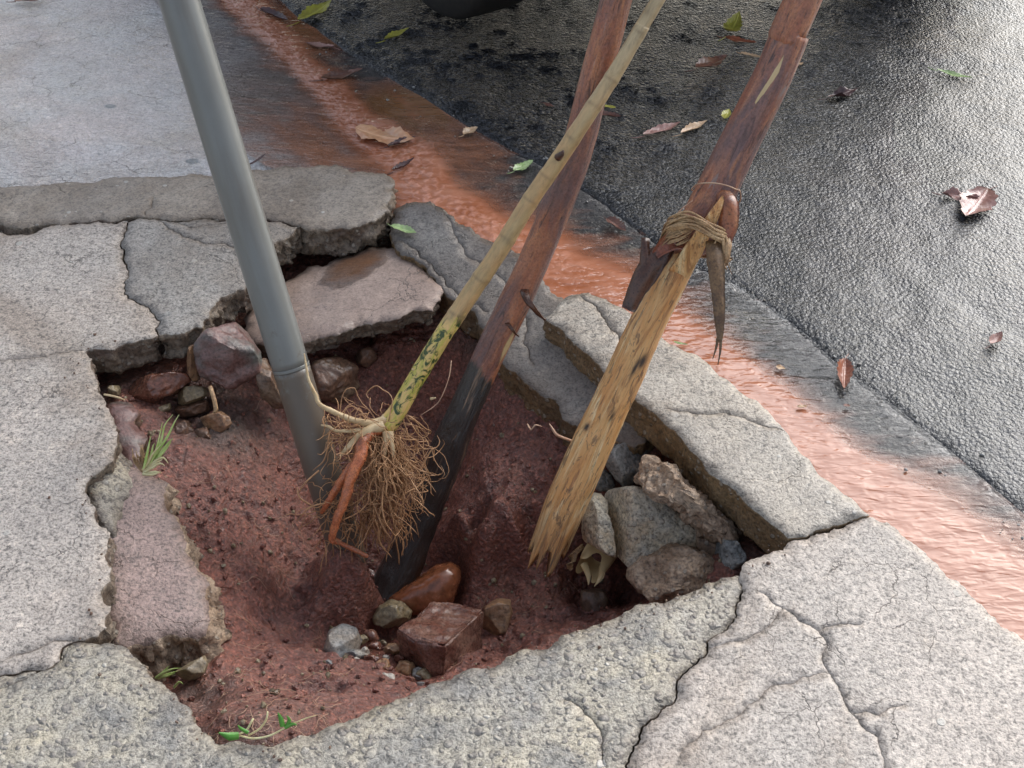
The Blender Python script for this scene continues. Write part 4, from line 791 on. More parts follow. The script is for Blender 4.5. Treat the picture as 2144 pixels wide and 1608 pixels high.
def wd_a(t, s, th, V):
    pc = V-CP; d = pc@FW; px = 1072+(pc@RT)/d*FPX; py = 804-(pc@UP)/d*FPX; kn = np.zeros(len(t))
    for (x, y, rx, ry) in ((1228, 894, 5, 8), (1345, 757, 6, 16), (1282, 872, 2.5, 12), (1330, 770, 3, 22)):
        ca, sa = .45, .89; dx, dy = px-x, py-y; a_ = dx*sa+dy*ca; b_ = -dx*ca+dy*sa; kn = np.maximum(kn, np.exp(-((a_/rx)**2+(b_/ry)**2)))
    return {'knot': np.clip(kn*1.4, 0, 1), 'endc': np.clip((t-.86)/.12, 0, 1)}
tube('stripped_wood', wpts, wr, M_WOOD, 72, .005, wd_r, wd_s, wd_a, st_)
mm = Multi(); e0 = P(1152, 1135, 1.965); axk = kpts[-1]-kpts[-3]; axk /= np.linalg.norm(axk)
for k in range(46):
    a = rnd.uniform(0, 2*math.pi); r = rnd.uniform(.004, .027); o0 = e0+(RT*math.cos(a)+np.cross(axk, RT)*math.sin(a))*r-axk*rnd.uniform(.02, .05); L = rnd.uniform(.03, .062)
    mm.tube([o0, o0+axk*L*.6+RT*rnd.gauss(0, .002), o0+axk*L+RT*rnd.gauss(0, .004)], [.0032, .0022, .0004], 5, .006)
mm.build('splinter', M_WOOD, st_); st_.children[-1]['label'] = 'splintered fibres at the broken end'
def bk_a(t, s, th, V):
    pc = V-CP; d = pc@FW; px = 1072+(pc@RT)/d*FPX; py = 804-(pc@UP)/d*FPX
    cxp = np.interp(py, [q[1] for q in kp], [q[0] for q in kp]); off = (px-cxp)
    w_ = np.interp(py, [75, 100, 150, 200, 240, 265], [-.3, .1, .9, .75, .2, -.3]); c_ = np.interp(py, [90, 150, 215, 260], [6, 4, -8, -16])
    pale = np.clip(w_-np.abs(off-c_)/11, 0, 1)*1.5
    return {'char': 0*t, 'exposed': 0*t, 'pale': np.clip(pale, 0, 1), 'knot': 0*t}
def bk_r(t, s, th):
    p = np.c_[np.cos(th)*.03, np.sin(th)*.03, s*.3]; return 1+.05*fbm(p, 28, 3)+.02*ridge(p, 70, 2)
def bk_s(t, s, th):
    e = np.clip((t-.88)/.12, 0, 1); return e*(.022*np.cos(th-3.5)+.012*fbm(np.c_[np.cos(th)*.03, np.sin(th)*.03, 0*s], 90, 3))
tube('bark', [ktop]+kpts[:7]+[P(1432, 535, 1.815)], [.020, .0245, .0250, .0255, .0262, .0272, .0285, .0290, .0275], M_BARK, 48, .006, bk_r, bk_s, bk_a, st_)
# the pale tongue of wood showing through the bark
strip('wood_tongue', pxp([(1420, 575, 1.788), (1448, 530, 1.768), (1472, 490, 1.757), (1492, 455, 1.748), (1508, 425, 1.748), (1514, 412, 1.752)]), [.030, .028, .021, .016, .009, .004], M_WOOD, RT, st_, .004, .18)
strip('bark_flap', pxp([(1512, 400, 1.765), (1525, 430, 1.755), (1525, 470, 1.755), (1512, 510, 1.76), (1500, 535, 1.77)]), [.022, .030, .028, .022, .012], M_FLAPR, RT, st_, .002, .28)
for q in ([(1392, 482, 1.80), (1402, 465, 1.765), (1440, 462, 1.745), (1480, 478, 1.742), (1515, 495, 1.75), (1525, 512, 1.79), (1490, 520, 1.85), (1430, 500, 1.85), (1392, 482, 1.81)],
          [(1385, 505, 1.80), (1400, 478, 1.76), (1445, 472, 1.742), (1490, 490, 1.742), (1518, 508, 1.755), (1510, 530, 1.80), (1450, 530, 1.85), (1390, 520, 1.83), (1385, 505, 1.80)],
          [(1405, 470, 1.77), (1425, 455, 1.75), (1470, 470, 1.738), (1505, 492, 1.745)]):
    fibres('fibre_binding', pxp(q), .0038, 9, st_)
tube('twine', pxp([(1452, 392, 1.775), (1462, 385, 1.752), (1490, 383, 1.738), (1520, 388, 1.742), (1540, 396, 1.755), (1550, 402, 1.775), (1545, 425, 1.80), (1500, 420, 1.83), (1452, 400, 1.80), (1452, 392, 1.775)]), [.0011]*10, M_HAIR, 6, .004, parent=st_)
tube('twine', pxp([(1450, 420, 1.775), (1425, 440, 1.765), (1405, 465, 1.765), (1395, 490, 1.775)]), [.001]*4, M_HAIR, 6, .004, parent=st_)
strip('dark_bark_flap', pxp([(1420, 512, 1.79), (1398, 522, 1.78), (1372, 545, 1.775), (1350, 580, 1.775), (1330, 615, 1.78), (1315, 648, 1.785)]), [.020, .030, .034, .034, .026, .020], M_FLAP, RT*.9+UP*.3, st_, .003, .30, rough=.006, seed=4)
strip('dark_bark_flap', pxp([(1352, 500, 1.775), (1351, 520, 1.772), (1352, 545, 1.772), (1352, 575, 1.776)]), [.012, .013, .018, .020], M_FLAP, RT, st_, .003, .3, rough=.003, seed=7)
strip('bark_roll', pxp([(1440, 505, 1.775), (1415, 502, 1.762), (1392, 515, 1.76), (1372, 535, 1.765)]), [.03, .03, .022, .012], M_FLAPR, UP, st_, .002, .35, rough=.004, seed=9)
strip('leaf_strip', pxp([(1492, 505, 1.755), (1497, 540, 1.745), (1501, 580, 1.742), (1505, 630, 1.742), (1507, 680, 1.745), (1507, 712, 1.748)]), [.020, .025, .022, .018, .013, .008], M_STRIPB, RT, st_, .002, .12, rough=.002)
for a in ([(1503, 708, 1.748), (1499, 730, 1.75), (1492, 752, 1.752)], [(1509, 708, 1.748), (1508, 735, 1.75), (1503, 764, 1.752)]): strip('leaf_strip', pxp(a), [.005, .003, .001], M_STRIPB, RT, st_, .001, .1, rough=.001)
fibres('frayed_fibre', pxp([(1508, 480, 1.765), (1516, 505, 1.755), (1520, 530, 1.755), (1512, 552, 1.757)]), .006, 22, st_)
fibres('frayed_fibre', pxp([(1385, 520, 1.77), (1400, 500, 1.765), (1425, 492, 1.76), (1450, 480, 1.758)]), .006, 16, st_)
strip('frayed_fibre', pxp([(1512, 490, 1.765), (1520, 515, 1.755), (1516, 540, 1.755), (1512, 548, 1.757)]), [.018, .016, .015, .006], M_FIBRE, RT, st_, .002, .4, rough=.008, seed=3)
strip('frayed_fibre', pxp([(1505, 540, 1.757), (1520, 545, 1.755), (1532, 542, 1.758)]), [.008, .009, .003], M_FIBRE, UP, st_, .002, .4, rough=.006, seed=13)
# ================================================================== stones in the hole
def Z(x, y, ox=180, oy=640, s=3.829): return (ox+x/s, oy+y/s)
def ZZ(l, ox=180, oy=640, s=3.829): return [Z(a, b, ox, oy, s) for a, b in l]
S = stone
S('stone', ZZ([(330, 640), (400, 590), (560, 550), (700, 530), (800, 545), (835, 590), (800, 640), (720, 690), (600, 740), (520, 800), (430, 860), (385, 850), (350, 780), (300, 720)]), -.085, .10, M_R_RED, 'flat wet red brown stone under the left slab corner', seed=3, box=.5, rough=.08, flat=.6)
S('stone', ZZ([(890, 300), (930, 265), (1010, 190), (1090, 160), (1180, 140), (1240, 190), (1290, 250), (1350, 320), (1390, 420), (1385, 520), (1330, 570), (1240, 620), (1180, 670), (1100, 640), (1000, 590), (925, 570), (905, 450)]), -.045, .11, M_R_PURPLE, 'large rough purple brown stone just left of the metal pole', seed=5, rough=.07, flat=.62, box=.45)
S('stone', ZZ([(830, 330), (870, 310), (905, 370), (915, 480), (905, 590), (870, 610), (835, 560), (818, 450)]), -.06, .05, M_R_TAN, 'narrow upright orange brown stone left of the purple stone', seed=7, rough=.06)
S('stone', ZZ([(925, 900), (1000, 870), (1080, 850), (1150, 890), (1170, 940), (1120, 990), (1040, 1045), (1000, 1020), (950, 960)]), -.12, .05, M_R_TAN, 'tan stone set in the red soil behind the grass tuft', seed=9, rough=.06)
S('stone', ZZ([(720, 720), (790, 650), (880, 640), (960, 660), (965, 720), (900, 760), (800, 800), (740, 790)]), -.10, .06, M_R_OLIVE, 'rounded olive stone wedged beneath the flat red stone', seed=11)
S('stone', ZZ([(480, 890), (540, 850), (620, 800), (670, 780), (670, 830), (610, 880), (540, 920), (495, 930)]), -.11, .05, M_R_OLIVE, 'small olive stone half buried above the grass tuft', seed=13)
S('stone', ZZ([(700, 800), (820, 800), (930, 750), (980, 770), (970, 850), (880, 880), (800, 890), (730, 880)]), -.125, .06, M_R_BROWN, 'dark brown stone beneath the rounded olive stone', seed=15, rough=.09)
S('stone', ZZ([(700, 960), (800, 920), (860, 1000), (840, 1080), (760, 1130), (700, 1060)]), -.125, .06, M_R_BROWN, 'dark muddy stone right of the grass tuft', seed=17, rough=.1)
S('stone', ZZ([(850, 1060), (900, 990), (970, 970), (1020, 1060), (1000, 1110), (930, 1150), (860, 1120)]), -.135, .05, M_R_BROWN, 'dark muddy stone just beneath the tan stone', seed=19, rough=.1)
S('stone', ZZ([(1350, 420), (1430, 420), (1500, 520), (1560, 700), (1590, 830), (1500, 830), (1420, 740), (1380, 600)]), -.10, .07, M_R_BROWN, 'brown upright stone pressed against the left of the metal pole', seed=21, rough=.07, box=.5)
S('stone', [(660, 760), (700, 745), (745, 770), (750, 810), (715, 845), (675, 840), (655, 805)], -.15, .1, M_R_BROWN, 'big dull brown stone in the back wall right of the pole', seed=23, rough=.12)
S('stone', [(745, 735), (775, 728), (790, 748), (770, 768), (745, 760)], -.14, .05, M_R_BROWN, 'small round brown stone under the tipped tan slab', seed=25, rough=.1, sub=4)
S('stone', ZZ([(190, 650), (240, 640), (270, 670), (260, 720), (200, 715)]), -.065, .04, M_R_OLIVE, 'small grey brown lump stuck under the left slab corner', seed=26, rough=.12, sub=4)
# pebble with the bright orange rim under the sunken slab
S('stone', [(372, 1404), (400, 1388), (425, 1375), (436, 1390), (430, 1408), (410, 1422), (385, 1420)], -.10, .05, M_R_OLIVE, 'olive stone with an orange edge under the sunken pinkish slab', seed=27, rough=.06, sub=4)
# rubble on the right
def Y(l): return [(1080+a/4.02, 900+b/4.02) for a, b in l]
S('rubble_chunk', Y([(775, 560), (800, 525), (870, 500), (1000, 478), (1100, 500), (1180, 530), (1280, 620), (1380, 720), (1470, 820), (1520, 900), (1500, 1000), (1420, 1060), (1250, 1110), (1080, 1160), (960, 1150), (860, 1060), (820, 900), (790, 760)]), -.135, .20, M_RUBBLE, 'largest tan and grey concrete chunk between the stake and the kerb', 'rubble', 6, 31, 9, .05, .6, .35)
S('rubble_chunk', Y([(970, 1180), (1060, 1080), (1180, 1060), (1300, 980), (1430, 980), (1560, 1020), (1690, 1170), (1700, 1260), (1560, 1360), (1400, 1420), (1260, 1450), (1120, 1430), (1020, 1330), (960, 1240)]), -.15, .17, M_RUBBLE2, 'lumpy brown concrete chunk under the largest chunk at the slab edge', 'rubble', 6, 33, 6, .13, .7, .5)
S('rubble_chunk', Y([(620, 580), (660, 540), (720, 545), (765, 600), (770, 700), (800, 820), (828, 950), (830, 1060), (760, 1040), (670, 980), (570, 930), (560, 800), (575, 700)]), -.15, .13, M_RUBBLE, 'small pale grey concrete chunk touching the stake, left of the largest chunk', 'rubble', 5, 35, 7, .07, .62, .45)
S('rubble_chunk', Y([(760, 160), (840, 110), (960, 110), (1090, 170), (1120, 260), (1050, 350), (1010, 440), (930, 490), (850, 420), (780, 330), (740, 260)]), -.115, .12, M_GREYROCK, 'blue grey broken concrete chunk beneath the kerb stone, right of the stake', 'rubble', 5, 37, 7, .08, .62, .45)
S('rubble_chunk', Y([(660, 440), (740, 340), (800, 380), (830, 470), (780, 520), (690, 500)]), -.15, .08, M_GREYROCK, 'small dark grey chunk above the small pale chunk beside the stake', 'rubble', 5, 39, 6, .1)
S('rubble_bank', Y([(1060, 290), (1120, 240), (1190, 250), (1280, 320), (1400, 400), (1560, 540), (1720, 680), (1880, 840), (1920, 930), (1880, 1010), (1760, 930), (1640, 900), (1560, 860), (1470, 740), (1340, 650), (1230, 570), (1110, 520), (1030, 440)]), -.085, .15, M_RUBBLE2, 'knobbly brown broken concrete bank all along under the kerb stone', 'rubble', 6, 42, 4, .24, .8, .45)
S('rubble_chunk', Y([(1720, 900), (1830, 900), (1900, 1000), (1900, 1080), (1840, 1170), (1760, 1180), (1700, 1060)]), -.11, .12, M_GREYROCK, 'dark grey chunk in the corner where the kerb meets the big slab', 'rubble', 5, 45, 5, .12, .7, .5)
S('rubble_chunk', Y([(1500, 880), (1600, 860), (1700, 960), (1740, 1080), (1700, 1190), (1600, 1120), (1500, 1000)]), -.16, .12, M_RUBBLE2, 'brown rubble piece deep in the gap right of the largest chunk', 'rubble', 5, 46, 5, .15, .7, .5)
S('stone', [(1216, 1238), (1262, 1234), (1277, 1262), (1275, 1292), (1240, 1300), (1217, 1288)], -.30, .07, M_R_BROWN, 'dim brown block in the dark pocket under the cream husk', seed=51, sub=4)
# stones on the floor of the hole
def Q(l): return [(712+a/2.978, 1068+b/2.978) for a, b in l]
def hull(name, pts, mat, label, cat='stone', bev=.0022, rough=.0045, seed=1):
    bm = bmesh.new(); [bm.verts.new(Vector(p)) for p in pts]; bmesh.ops.convex_hull(bm, input=bm.verts)
    bmesh.ops.delete(bm, geom=[v for v in bm.verts if not v.link_faces], context='VERTS')
    bmesh.ops.bevel(bm, geom=bm.edges[:], offset=bev, segments=2, affect='EDGES', clamp_overlap=True); bmesh.ops.triangulate(bm, faces=bm.faces)
    for _ in range(6):
        le = [e for e in bm.edges if e.calc_length() > .006]
        if not le: break
        bmesh.ops.subdivide_edges(bm, edges=le, cuts=1); bmesh.ops.triangulate(bm, faces=bm.faces)
        if len(bm.verts) > 20000: break
    bm.normal_update(); V = np.array([v.co[:] for v in bm.verts]); N = np.array([v.normal[:] for v in bm.verts]); V = V+N*(rough*(1.5*fbm(V, 24, 4, off=seed)+.5*fbm(V, 90, 3)))[:, None]
    F = [tuple(v.index for v in f.verts) for f in bm.faces]; bm.free(); o = mobj(name, V, F, mat); recentre(o); sharp(o, 40); return tag(o, label, cat)
t4 = [P(830, 1318, 1.905), P(905, 1258, 1.98), P(1012, 1277, 1.97), P(932, 1352, 1.865)]; dn = UP*-.07+np.array([0, .0, -.045])
b4 = [P(845, 1392, 1.935), P(905, 1330, 2.06), P(1014, 1392, 1.98), P(925, 1440, 1.885)]
hull('stone', t4+b4+[P(960, 1262, 1.985), P(870, 1345, 1.885)], M_R_TOP, 'big angular red block of stone with a flat wet top', seed=2)
S('stone', Q([(290, 600), (300, 540), (400, 470), (520, 400), (600, 345), (690, 325), (745, 360), (755, 430), (730, 520), (700, 590), (560, 640), (440, 660)]), -.30, .09, M_R_ORANGE, 'smooth wet orange brown stone behind the big red block', seed=61, facets=0, rough=.04, box=.75)
S('stone', Q([(210, 660), (250, 590), (320, 560), (400, 590), (445, 630), (430, 680), (360, 720), (280, 730), (215, 700)]), -.29, .07, M_R_OLIVE, 'olive grey stone left of the big red block', seed=63, rough=.08)
S('stone', Q([(900, 600), (980, 560), (1060, 570), (1070, 640), (1050, 720), (1030, 800), (920, 810), (890, 730)]), -.28, .08, M_R_TAN, 'rough tan stone right behind the big red block', seed=65, rough=.06)
S('stone', [(680, 1352), (690, 1320), (715, 1308), (745, 1318), (757, 1345), (745, 1375), (715, 1390), (690, 1386)], -.23, .07, M_R_GREY, 'rounded grey brown stone left of the pebble heap', seed=67, facets=3, rough=.05, box=.7)
S('brick_piece', [(748, 1262), (760, 1225), (772, 1192), (785, 1197), (782, 1225), (768, 1262), (756, 1276), (748, 1275)], -.31, .025, M_R_RED, 'thin upright sliver of red brick beside the foot of the burnt branch', 'brick piece', 4, 69)
pebs = [(775, 1330, 20, 15, 0), (822, 1362, 19, 15, 3), (742, 1372, 20, 11, 1), (765, 1368, 9, 12, 4), (686, 1395, 11, 12, 1), (700, 1400, 8, 7, 2), (800, 1396, 17, 17, 3), (845, 1400, 20, 16, 3), (812, 1422, 14, 13, 4), (875, 1412, 13, 12, 1), (893, 1414, 17, 14, 2), (858, 1425, 12, 9, 0), (830, 1438, 10, 8, 0),
        (785, 1352, 14, 9, 0), (755, 1340, 14, 10, 2), (778, 1380, 16, 8, 0), (745, 1384, 7, 6, 4), (862, 1385, 14, 11, 0), (790, 1415, 9, 7, 1), (880, 1435, 12, 8, 1), (760, 1400, 10, 7, 0), (724, 1398, 9, 6, 3), (806, 1378, 8, 6, 4), (838, 1380, 10, 8, 0), (768, 1420, 8, 6, 0), (705, 1415, 6, 5, 3), (722, 1425, 7, 5, 0), (752, 1438, 6, 4, 2), (795, 1448, 7, 5, 3), (815, 1452, 6, 5, 1), (690, 1420, 5, 4, 4), (735, 1352, 8, 6, 3), (800, 1345, 7, 6, 2), (740, 1415, 7, 5, 1), (850, 1448, 9, 6, 4), (780, 1436, 8, 5, 3)]
pm = [(M_R_RED, 'red'), (M_R_GREY, 'grey'), (M_R_OLIVE, 'olive'), (M_R_TAN, 'tan'), (M_R_WHITE, 'pale')]
anch = ['beside the rounded grey brown stone', 'touching the big red block', 'in the middle of the pebble heap', 'at the front of the pebble heap by the slab']
for k, (x, y, rx, ry, c) in enumerate(pebs):
    x, y = x+(k*7 % 5)-2, y; a = [(x+rx*math.cos(q)*(1+.2*math.sin(3*q+k)), y+ry*math.sin(q)*(1+.15*math.cos(2*q+k))) for q in np.linspace(0, 2*np.pi, 12, endpoint=False)]
    p_ = G(x, y, -.22); zz_ = soilz(p_[0], p_[1])
    where = anch[0] if x < 735 else anch[1] if (x > 835 and y < 1425) else anch[3] if y > 1405 else anch[2]
    size = 'large' if rx >= 19 else 'medium' if rx > 12 else 'small' if rx > 8 else 'tiny'
    shape = ['rounded', 'angular', 'flat', 'long', 'lumpy', 'smooth', 'chipped', 'blunt', 'wedge shaped', 'oval', 'squarish'][(k*3) % 11]
    S('pebble', a, zz_+.003, (rx+ry)*2.0/FPX*1.1, pm[c][0], '%s %s %s pebble %s' % (size, shape, pm[c][1], where), 'pebble', 4, 80+k, 9, .16, .62, .55, 'pebbles heaped in the front of the hole')
# torn cream husk
hk = empty('torn_husk', P(1240, 1200, 2.03), 'curled cream husk with torn jagged edges beneath the small pale chunk', 'husk')
def hk_r(t, s, th): return 1+.05*np.cos(3*th)
def hk_s(t, s, th): return np.clip(t-.5, 0, 1)*2*(.012*np.sign(np.sin(4*th+.5))*np.abs(np.sin(4*th+.5))**.5-.004)
tube('shell', pxp([(1262, 1150, 2.06), (1250, 1168, 2.04), (1236, 1190, 2.02)]), [.026, .025, .024], M_HUSK, 40, .003, hk_r, hk_s, parent=hk, caps=False)
for a in ([(1222, 1180, 2.03), (1232, 1205, 2.02), (1232, 1225, 2.02)], [(1262, 1185, 2.03), (1258, 1208, 2.02), (1244, 1228, 2.02)]): strip('shard', pxp(a), [.012, .009, .001], M_HUSK, RT, hk, .001, .3)
strip('shard', pxp([(1222, 1142, 2.02), (1205, 1160, 2.01), (1192, 1180, 2.01), (1196, 1192, 2.015)]), [.008, .014, .016, .006], M_FIBRE, RT*.5+UP, hk, .001, .35)
# ================================================================== plants and rootlets
def blade(mm_, pts, w, n=6):
    p, r = resample(pts, list(np.interp(np.linspace(0, 1, len(pts)), [0, .3, 1], [w*.8, w, w*.15])), .006); T = np.gradient(p, axis=0); T /= np.linalg.norm(T, axis=1)[:, None]; S_ = np.cross(T, FW); S_ /= np.linalg.norm(S_, axis=1)[:, None]
    N_ = np.cross(S_, T); V = np.concatenate([p-S_*r[:, None], p+N_*(r*.5)[:, None], p+S_*r[:, None], p-N_*.0003]); m = len(p); F = []
    for i in range(m-1):
        for a, b in ((0, 1), (1, 2), (2, 3), (3, 0)): F.append((a*m+i, a*m+i+1, b*m+i+1, b*m+i))
    mm_.add(V, F)
g = empty('grass_tuft', P(310, 990, 1.93), 'pale green grass tuft with dry roots at the left edge of the hole', 'grass'); mm = Multi(); m2 = Multi()
D = 1.905
for l in ([(305, 985), (325, 950), (338, 920), (345, 890), (362, 868)], [(308, 985), (330, 945), (350, 915), (365, 885), (375, 868)], [(310, 985), (335, 950), (352, 928), (362, 918)], [(305, 985), (322, 955), (330, 930), (340, 885)], [(300, 985), (306, 960), (312, 930), (316, 912)], [(302, 985), (316, 955), (320, 935), (324, 928)], [(310, 985), (330, 960), (348, 940), (358, 925)]): blade(mm, [P(x, y, D-.01*i) for i, (x, y) in enumerate(l)], .0024)
for l in ([(300, 990), (320, 978), (335, 970), (345, 975)], [(302, 992), (325, 988), (338, 990)], [(300, 985), (325, 965), (342, 958), (352, 970)], [(298, 992), (318, 994), (337, 988)], [(300, 988), (322, 972), (340, 962)], [(298, 985), (312, 965), (320, 950), (338, 930)]): blade(m2, [P(x, y, D-.008*i) for i, (x, y) in enumerate(l)], .0026)
mm.build('green_blades', M_GRASS, g); m2.build('pale_blades', M_GRASSW, g); m3 = Multi()
for k in range(26):
    x = rnd.uniform(275, 300); m3.tube([P(300, 990, D+.005), P(x+5, rnd.uniform(960, 975), D), P(x, rnd.uniform(930, 960), D-.008)], [.0016, .0012, .0005], 4, .006)
m3.build('dry_roots', M_FIBRE, g)
g = empty('grass_tuft', P(328, 1422, 1.73), 'tiny pale grass sprout at the pebbly slab edge under the sunken slab', 'grass'); mm = Multi()
for l in ([(325, 1420), (340, 1410), (360, 1401), (378, 1399)], [(328, 1420), (345, 1404), (355, 1394)], [(330, 1421), (350, 1412), (372, 1405)], [(332, 1420), (348, 1416), (366, 1410)], [(364, 1440), (375, 1428), (383, 1432)]): blade(mm, [P(x, y, 1.72-.006*i) for i, (x, y) in enumerate(l)], .0022)
mm.build('green_blades', M_GRASS, g)
g = empty('weed_sprig', P(560, 1545, 1.555), 'green leafed weed sprig with bare stems at the front lip of the hole', 'weed'); mm = Multi()
for l in ([(500, 1540), (530, 1546), (565, 1540), (600, 1522), (640, 1504), (662, 1498)], [(520, 1540), (545, 1525), (558, 1505), (560, 1490)], [(495, 1538), (515, 1530), (530, 1505)]): mm.tube([P(x, y, 1.548-.004*i) for i, (x, y) in enumerate(l)], [.0012, .0014, .0013, .001, .0008, .0004][:len(l)], 5, .006)
mm.build('stems', M_GRASSW, g); mm = Multi()
for l, w in (([(500, 1540), (482, 1542), (470, 1538), (458, 1534)], .0055), ([(520, 1534), (505, 1526), (498, 1518)], .003), ([(592, 1522), (588, 1505), (582, 1492)], .004), ([(600, 1520), (606, 1508), (600, 1498)], .003), ([(596, 1524), (612, 1516), (622, 1518)], .003)): blade(mm, [P(x, y, 1.535-.003*i) for i, (x, y) in enumerate(l)], w)
mm.build('green_leaves', M_LEAFG, g)
def rootlet(name, pts, r, label, mat=M_HAIR):
    o = tube(name, pxp(pts), [r]*(len(pts)-1)+[r*.4], mat, 6, .004); recentre(o); return tag(o, label, 'root')
rootlet('rootlet', [(1197, 923, 2.0), (1180, 917, 1.99), (1165, 910, 1.985), (1158, 900, 1.985), (1150, 887, 1.985)], .0022, 'pinkish crooked root end sticking out behind the stake')
rootlet('rootlet', [(1104, 888, 1.995), (1112, 900, 1.99), (1120, 890, 1.985), (1135, 893, 1.99)], .0014, 'thin looped root on the soil between branch and stake')
rootlet('rootlet', [(218, 826, 1.93), (235, 829, 1.925), (250, 833, 1.92), (262, 838, 1.925)], .0016, 'short white root poking out from the left slab edge', M_ROOT_C)
rootlet('rootlet', [(440, 810, 2.0), (448, 835, 1.99), (452, 858, 1.99), (446, 865, 1.99)], .0035, 'thick short brown root beside the purple brown stone', M_FIBRE)
rootlet('rootlet', [(945, 755, 2.05), (940, 790, 2.04), (925, 830, 2.03), (910, 850, 2.03), (880, 870, 2.02)], .0009, 'hair thin root hanging between the sapling and the burnt branch')
hair = Multi()
for k in range(110):
    for _ in range(30):
        x, y = (rnd.uniform(430, 720), rnd.uniform(1400, 1545)) if k < 55 else (rnd.uniform(380, 1180), rnd.uniform(860, 1400))
        dz_ = -.06 if k < 55 else -.2; w = G(x, y, dz_)
        for _q in range(4): dz_ = soilz(*G(x, y, dz_)[:2])
        w = G(x, y, dz_)
        if inside(hp, w[:2].reshape(1, 2))[0]: break
    L = rnd.uniform(.02, .06); d = np.array([rnd.gauss(0, 1), rnd.gauss(0, 1), 0]); d /= np.linalg.norm(d); pts = []; p_ = w.copy()
    for i in range(6):
        p_ = p_+d*L/6; d = d+np.array([rnd.gauss(0, .5), rnd.gauss(0, .5), 0]); d /= np.linalg.norm(d); pts.append([p_[0], p_[1], soilz(p_[0], p_[1])+.002+.004*math.sin(i/5*3.1)*rnd.random()])
    hair.tube(pts, [.0004]*5+[.0002], 4, .008)
tag(hair.build('rootlet_scatter', M_HAIR), 'hair thin pale rootlets lying over the red soil', 'rootlets', None, 'stuff')

# ================================================================== fallen leaves
def leafmat(name, c1, c2, v=(.2, .1, .05)):
    m = M(name); a = m.noise(60, 4, .65, .5); b = m.noise(18, 3, .6); col = m.mix(m.ramp(a, (.36, 0.), (.62, 1.)), c1, c2); col = m.mix(m.ramp(b, (.5, 0.), (.7, .6)), col, v)
    at = m.attr('vein'); col = m.mix(m.ma('MULTIPLY', at, .6), col, tuple(min(1, x*1.6+.03) for x in c1)); return m.fin(col, .3, m.bump(m.ma('ADD', a, at), .6, .002), .5, .2)
LM = {'brown': leafmat('leaf_brown', (.17, .075, .05), (.09, .04, .03)), 'pink': leafmat('leaf_pink_brown', (.36, .20, .17), (.24, .12, .10)), 'tan': leafmat('leaf_tan', (.58, .42, .27), (.46, .28, .15)),
      'green': leafmat('leaf_green', (.26, .38, .14), (.40, .48, .25), (.2, .3, .1)), 'yellow': leafmat('leaf_yellow_green', (.42, .40, .06), (.34, .30, .07), (.2, .2, .04)), 'dark': leafmat('leaf_dark', (.05, .02, .022), (.09, .035, .03), (.03, .015, .015)),
      'big': leafmat('leaf_big_tan', (.62, .36, .20), (.55, .26, .13), (.5, .3, .2)), 'rust': leafmat('leaf_rust', (.30, .10, .05), (.18, .06, .035))}
def groundz(x, y, onpav=False):
    p = np.array([[x, y]])
    return 0.003 if onpav else max(float(roadz(p)[0]) if segdist(asph_line, p)[3][0] > 0 else -9, float(gz(p)[0])+.007)
def leaf(p0, p1, wr, colr, label, curl=.25, fold=.3, lift=.004, base=None, wav=.15, seed=0, tip=1., stalk=True):
    a = G(*p0, -.04); b = G(*p1, -.04); zb = base if base is not None else groundz((a[0]+b[0])/2, (a[1]+b[1])/2)
    a = G(*p0, zb+lift); b = G(*p1, zb+lift); d = b-a; L = np.linalg.norm(d); d /= L; n = np.array([-d[1], d[0], 0]); n /= np.linalg.norm(n); nu, nv = 22, 11; V = []; ve = []
    for i in range(nu):
        t = i/(nu-1); w = wr*L*.5*(math.sin(math.pi*t**.85)**.8 if 0 < t < 1 else .02)*(1+.12*math.sin(t*40+seed)); 
        for j in range(nv):
            q = j/(nv-1)*2-1; zz = curl*L*.5*(2*t-1)**2*.5+fold*abs(q)**1.3*w+wav*w*math.sin(t*9+q*2+seed)*abs(q)
            p = a+d*L*t+n*w*q*(1-.25*fold*abs(q)); V.append([p[0], p[1], p[2]+zz]); ve.append(max(math.exp(-(q/.09)**2), .5*max(0, math.cos((t*8-abs(q)*1.2)*2*math.pi))**12))
    V = np.array(V); V = np.r_[V, V-[0, 0, .0007]]; m = nu*nv; F = []
    for i in range(nu-1):
        for j in range(nv-1):
            k = i*nv+j; F += [(k, k+nv, k+nv+1, k+1), (m+k, m+k+1, m+k+nv+1, m+k+nv)]
    if stalk:
        t0 = a; V2, F2, *_r = tube_geo([a+d*L*.05, a-d*L*.12+n*L*.03, a-d*L*.25+n*L*.09], [.0011, .0009, .0006], 5, .006); F += [tuple(x+len(V) for x in f) for f in F2]; V = np.r_[V, V2]; ve += ve+[0]*len(V2)
    else: ve += ve
    o = mobj('leaf', V, F, LM[colr], None, {'vein': ve}); recentre(o); return tag(o, label, 'leaf', 'fallen leaves')
leaf((625, 47), (694, 6), .38, 'yellow', 'yellow green leaf floating where the red water meets the road, at the top', seed=1)
leaf((804, 86), (856, 62), .3, 'yellow', 'small curled olive yellow leaf on black asphalt near the dark tyre', seed=2, fold=.5)
leaf((672, 168), (760, 148), .35, 'brown', 'brown leaf lying at the asphalt edge beside the dark puddle', seed=3)
leaf((700, 100), (640, 92), .3, 'pink', 'pinkish leaf near the top between red stream and asphalt', seed=4)
leaf((545, 22), (604, 46), .3, 'dark', 'black brown twisted leaf caught in the red stream at the top', fold=.7, seed=5)
leaf((745, 275), (868, 298), .52, 'big', 'largest leaf, wide and tan, lying in the orange water', curl=.3, fold=.1, lift=.006, wav=.25, seed=6, stalk=False)
leaf((812, 308), (872, 288), .3, 'dark', 'dark olive curled leaf tip beside the largest tan leaf', fold=.5, lift=.008, seed=7)
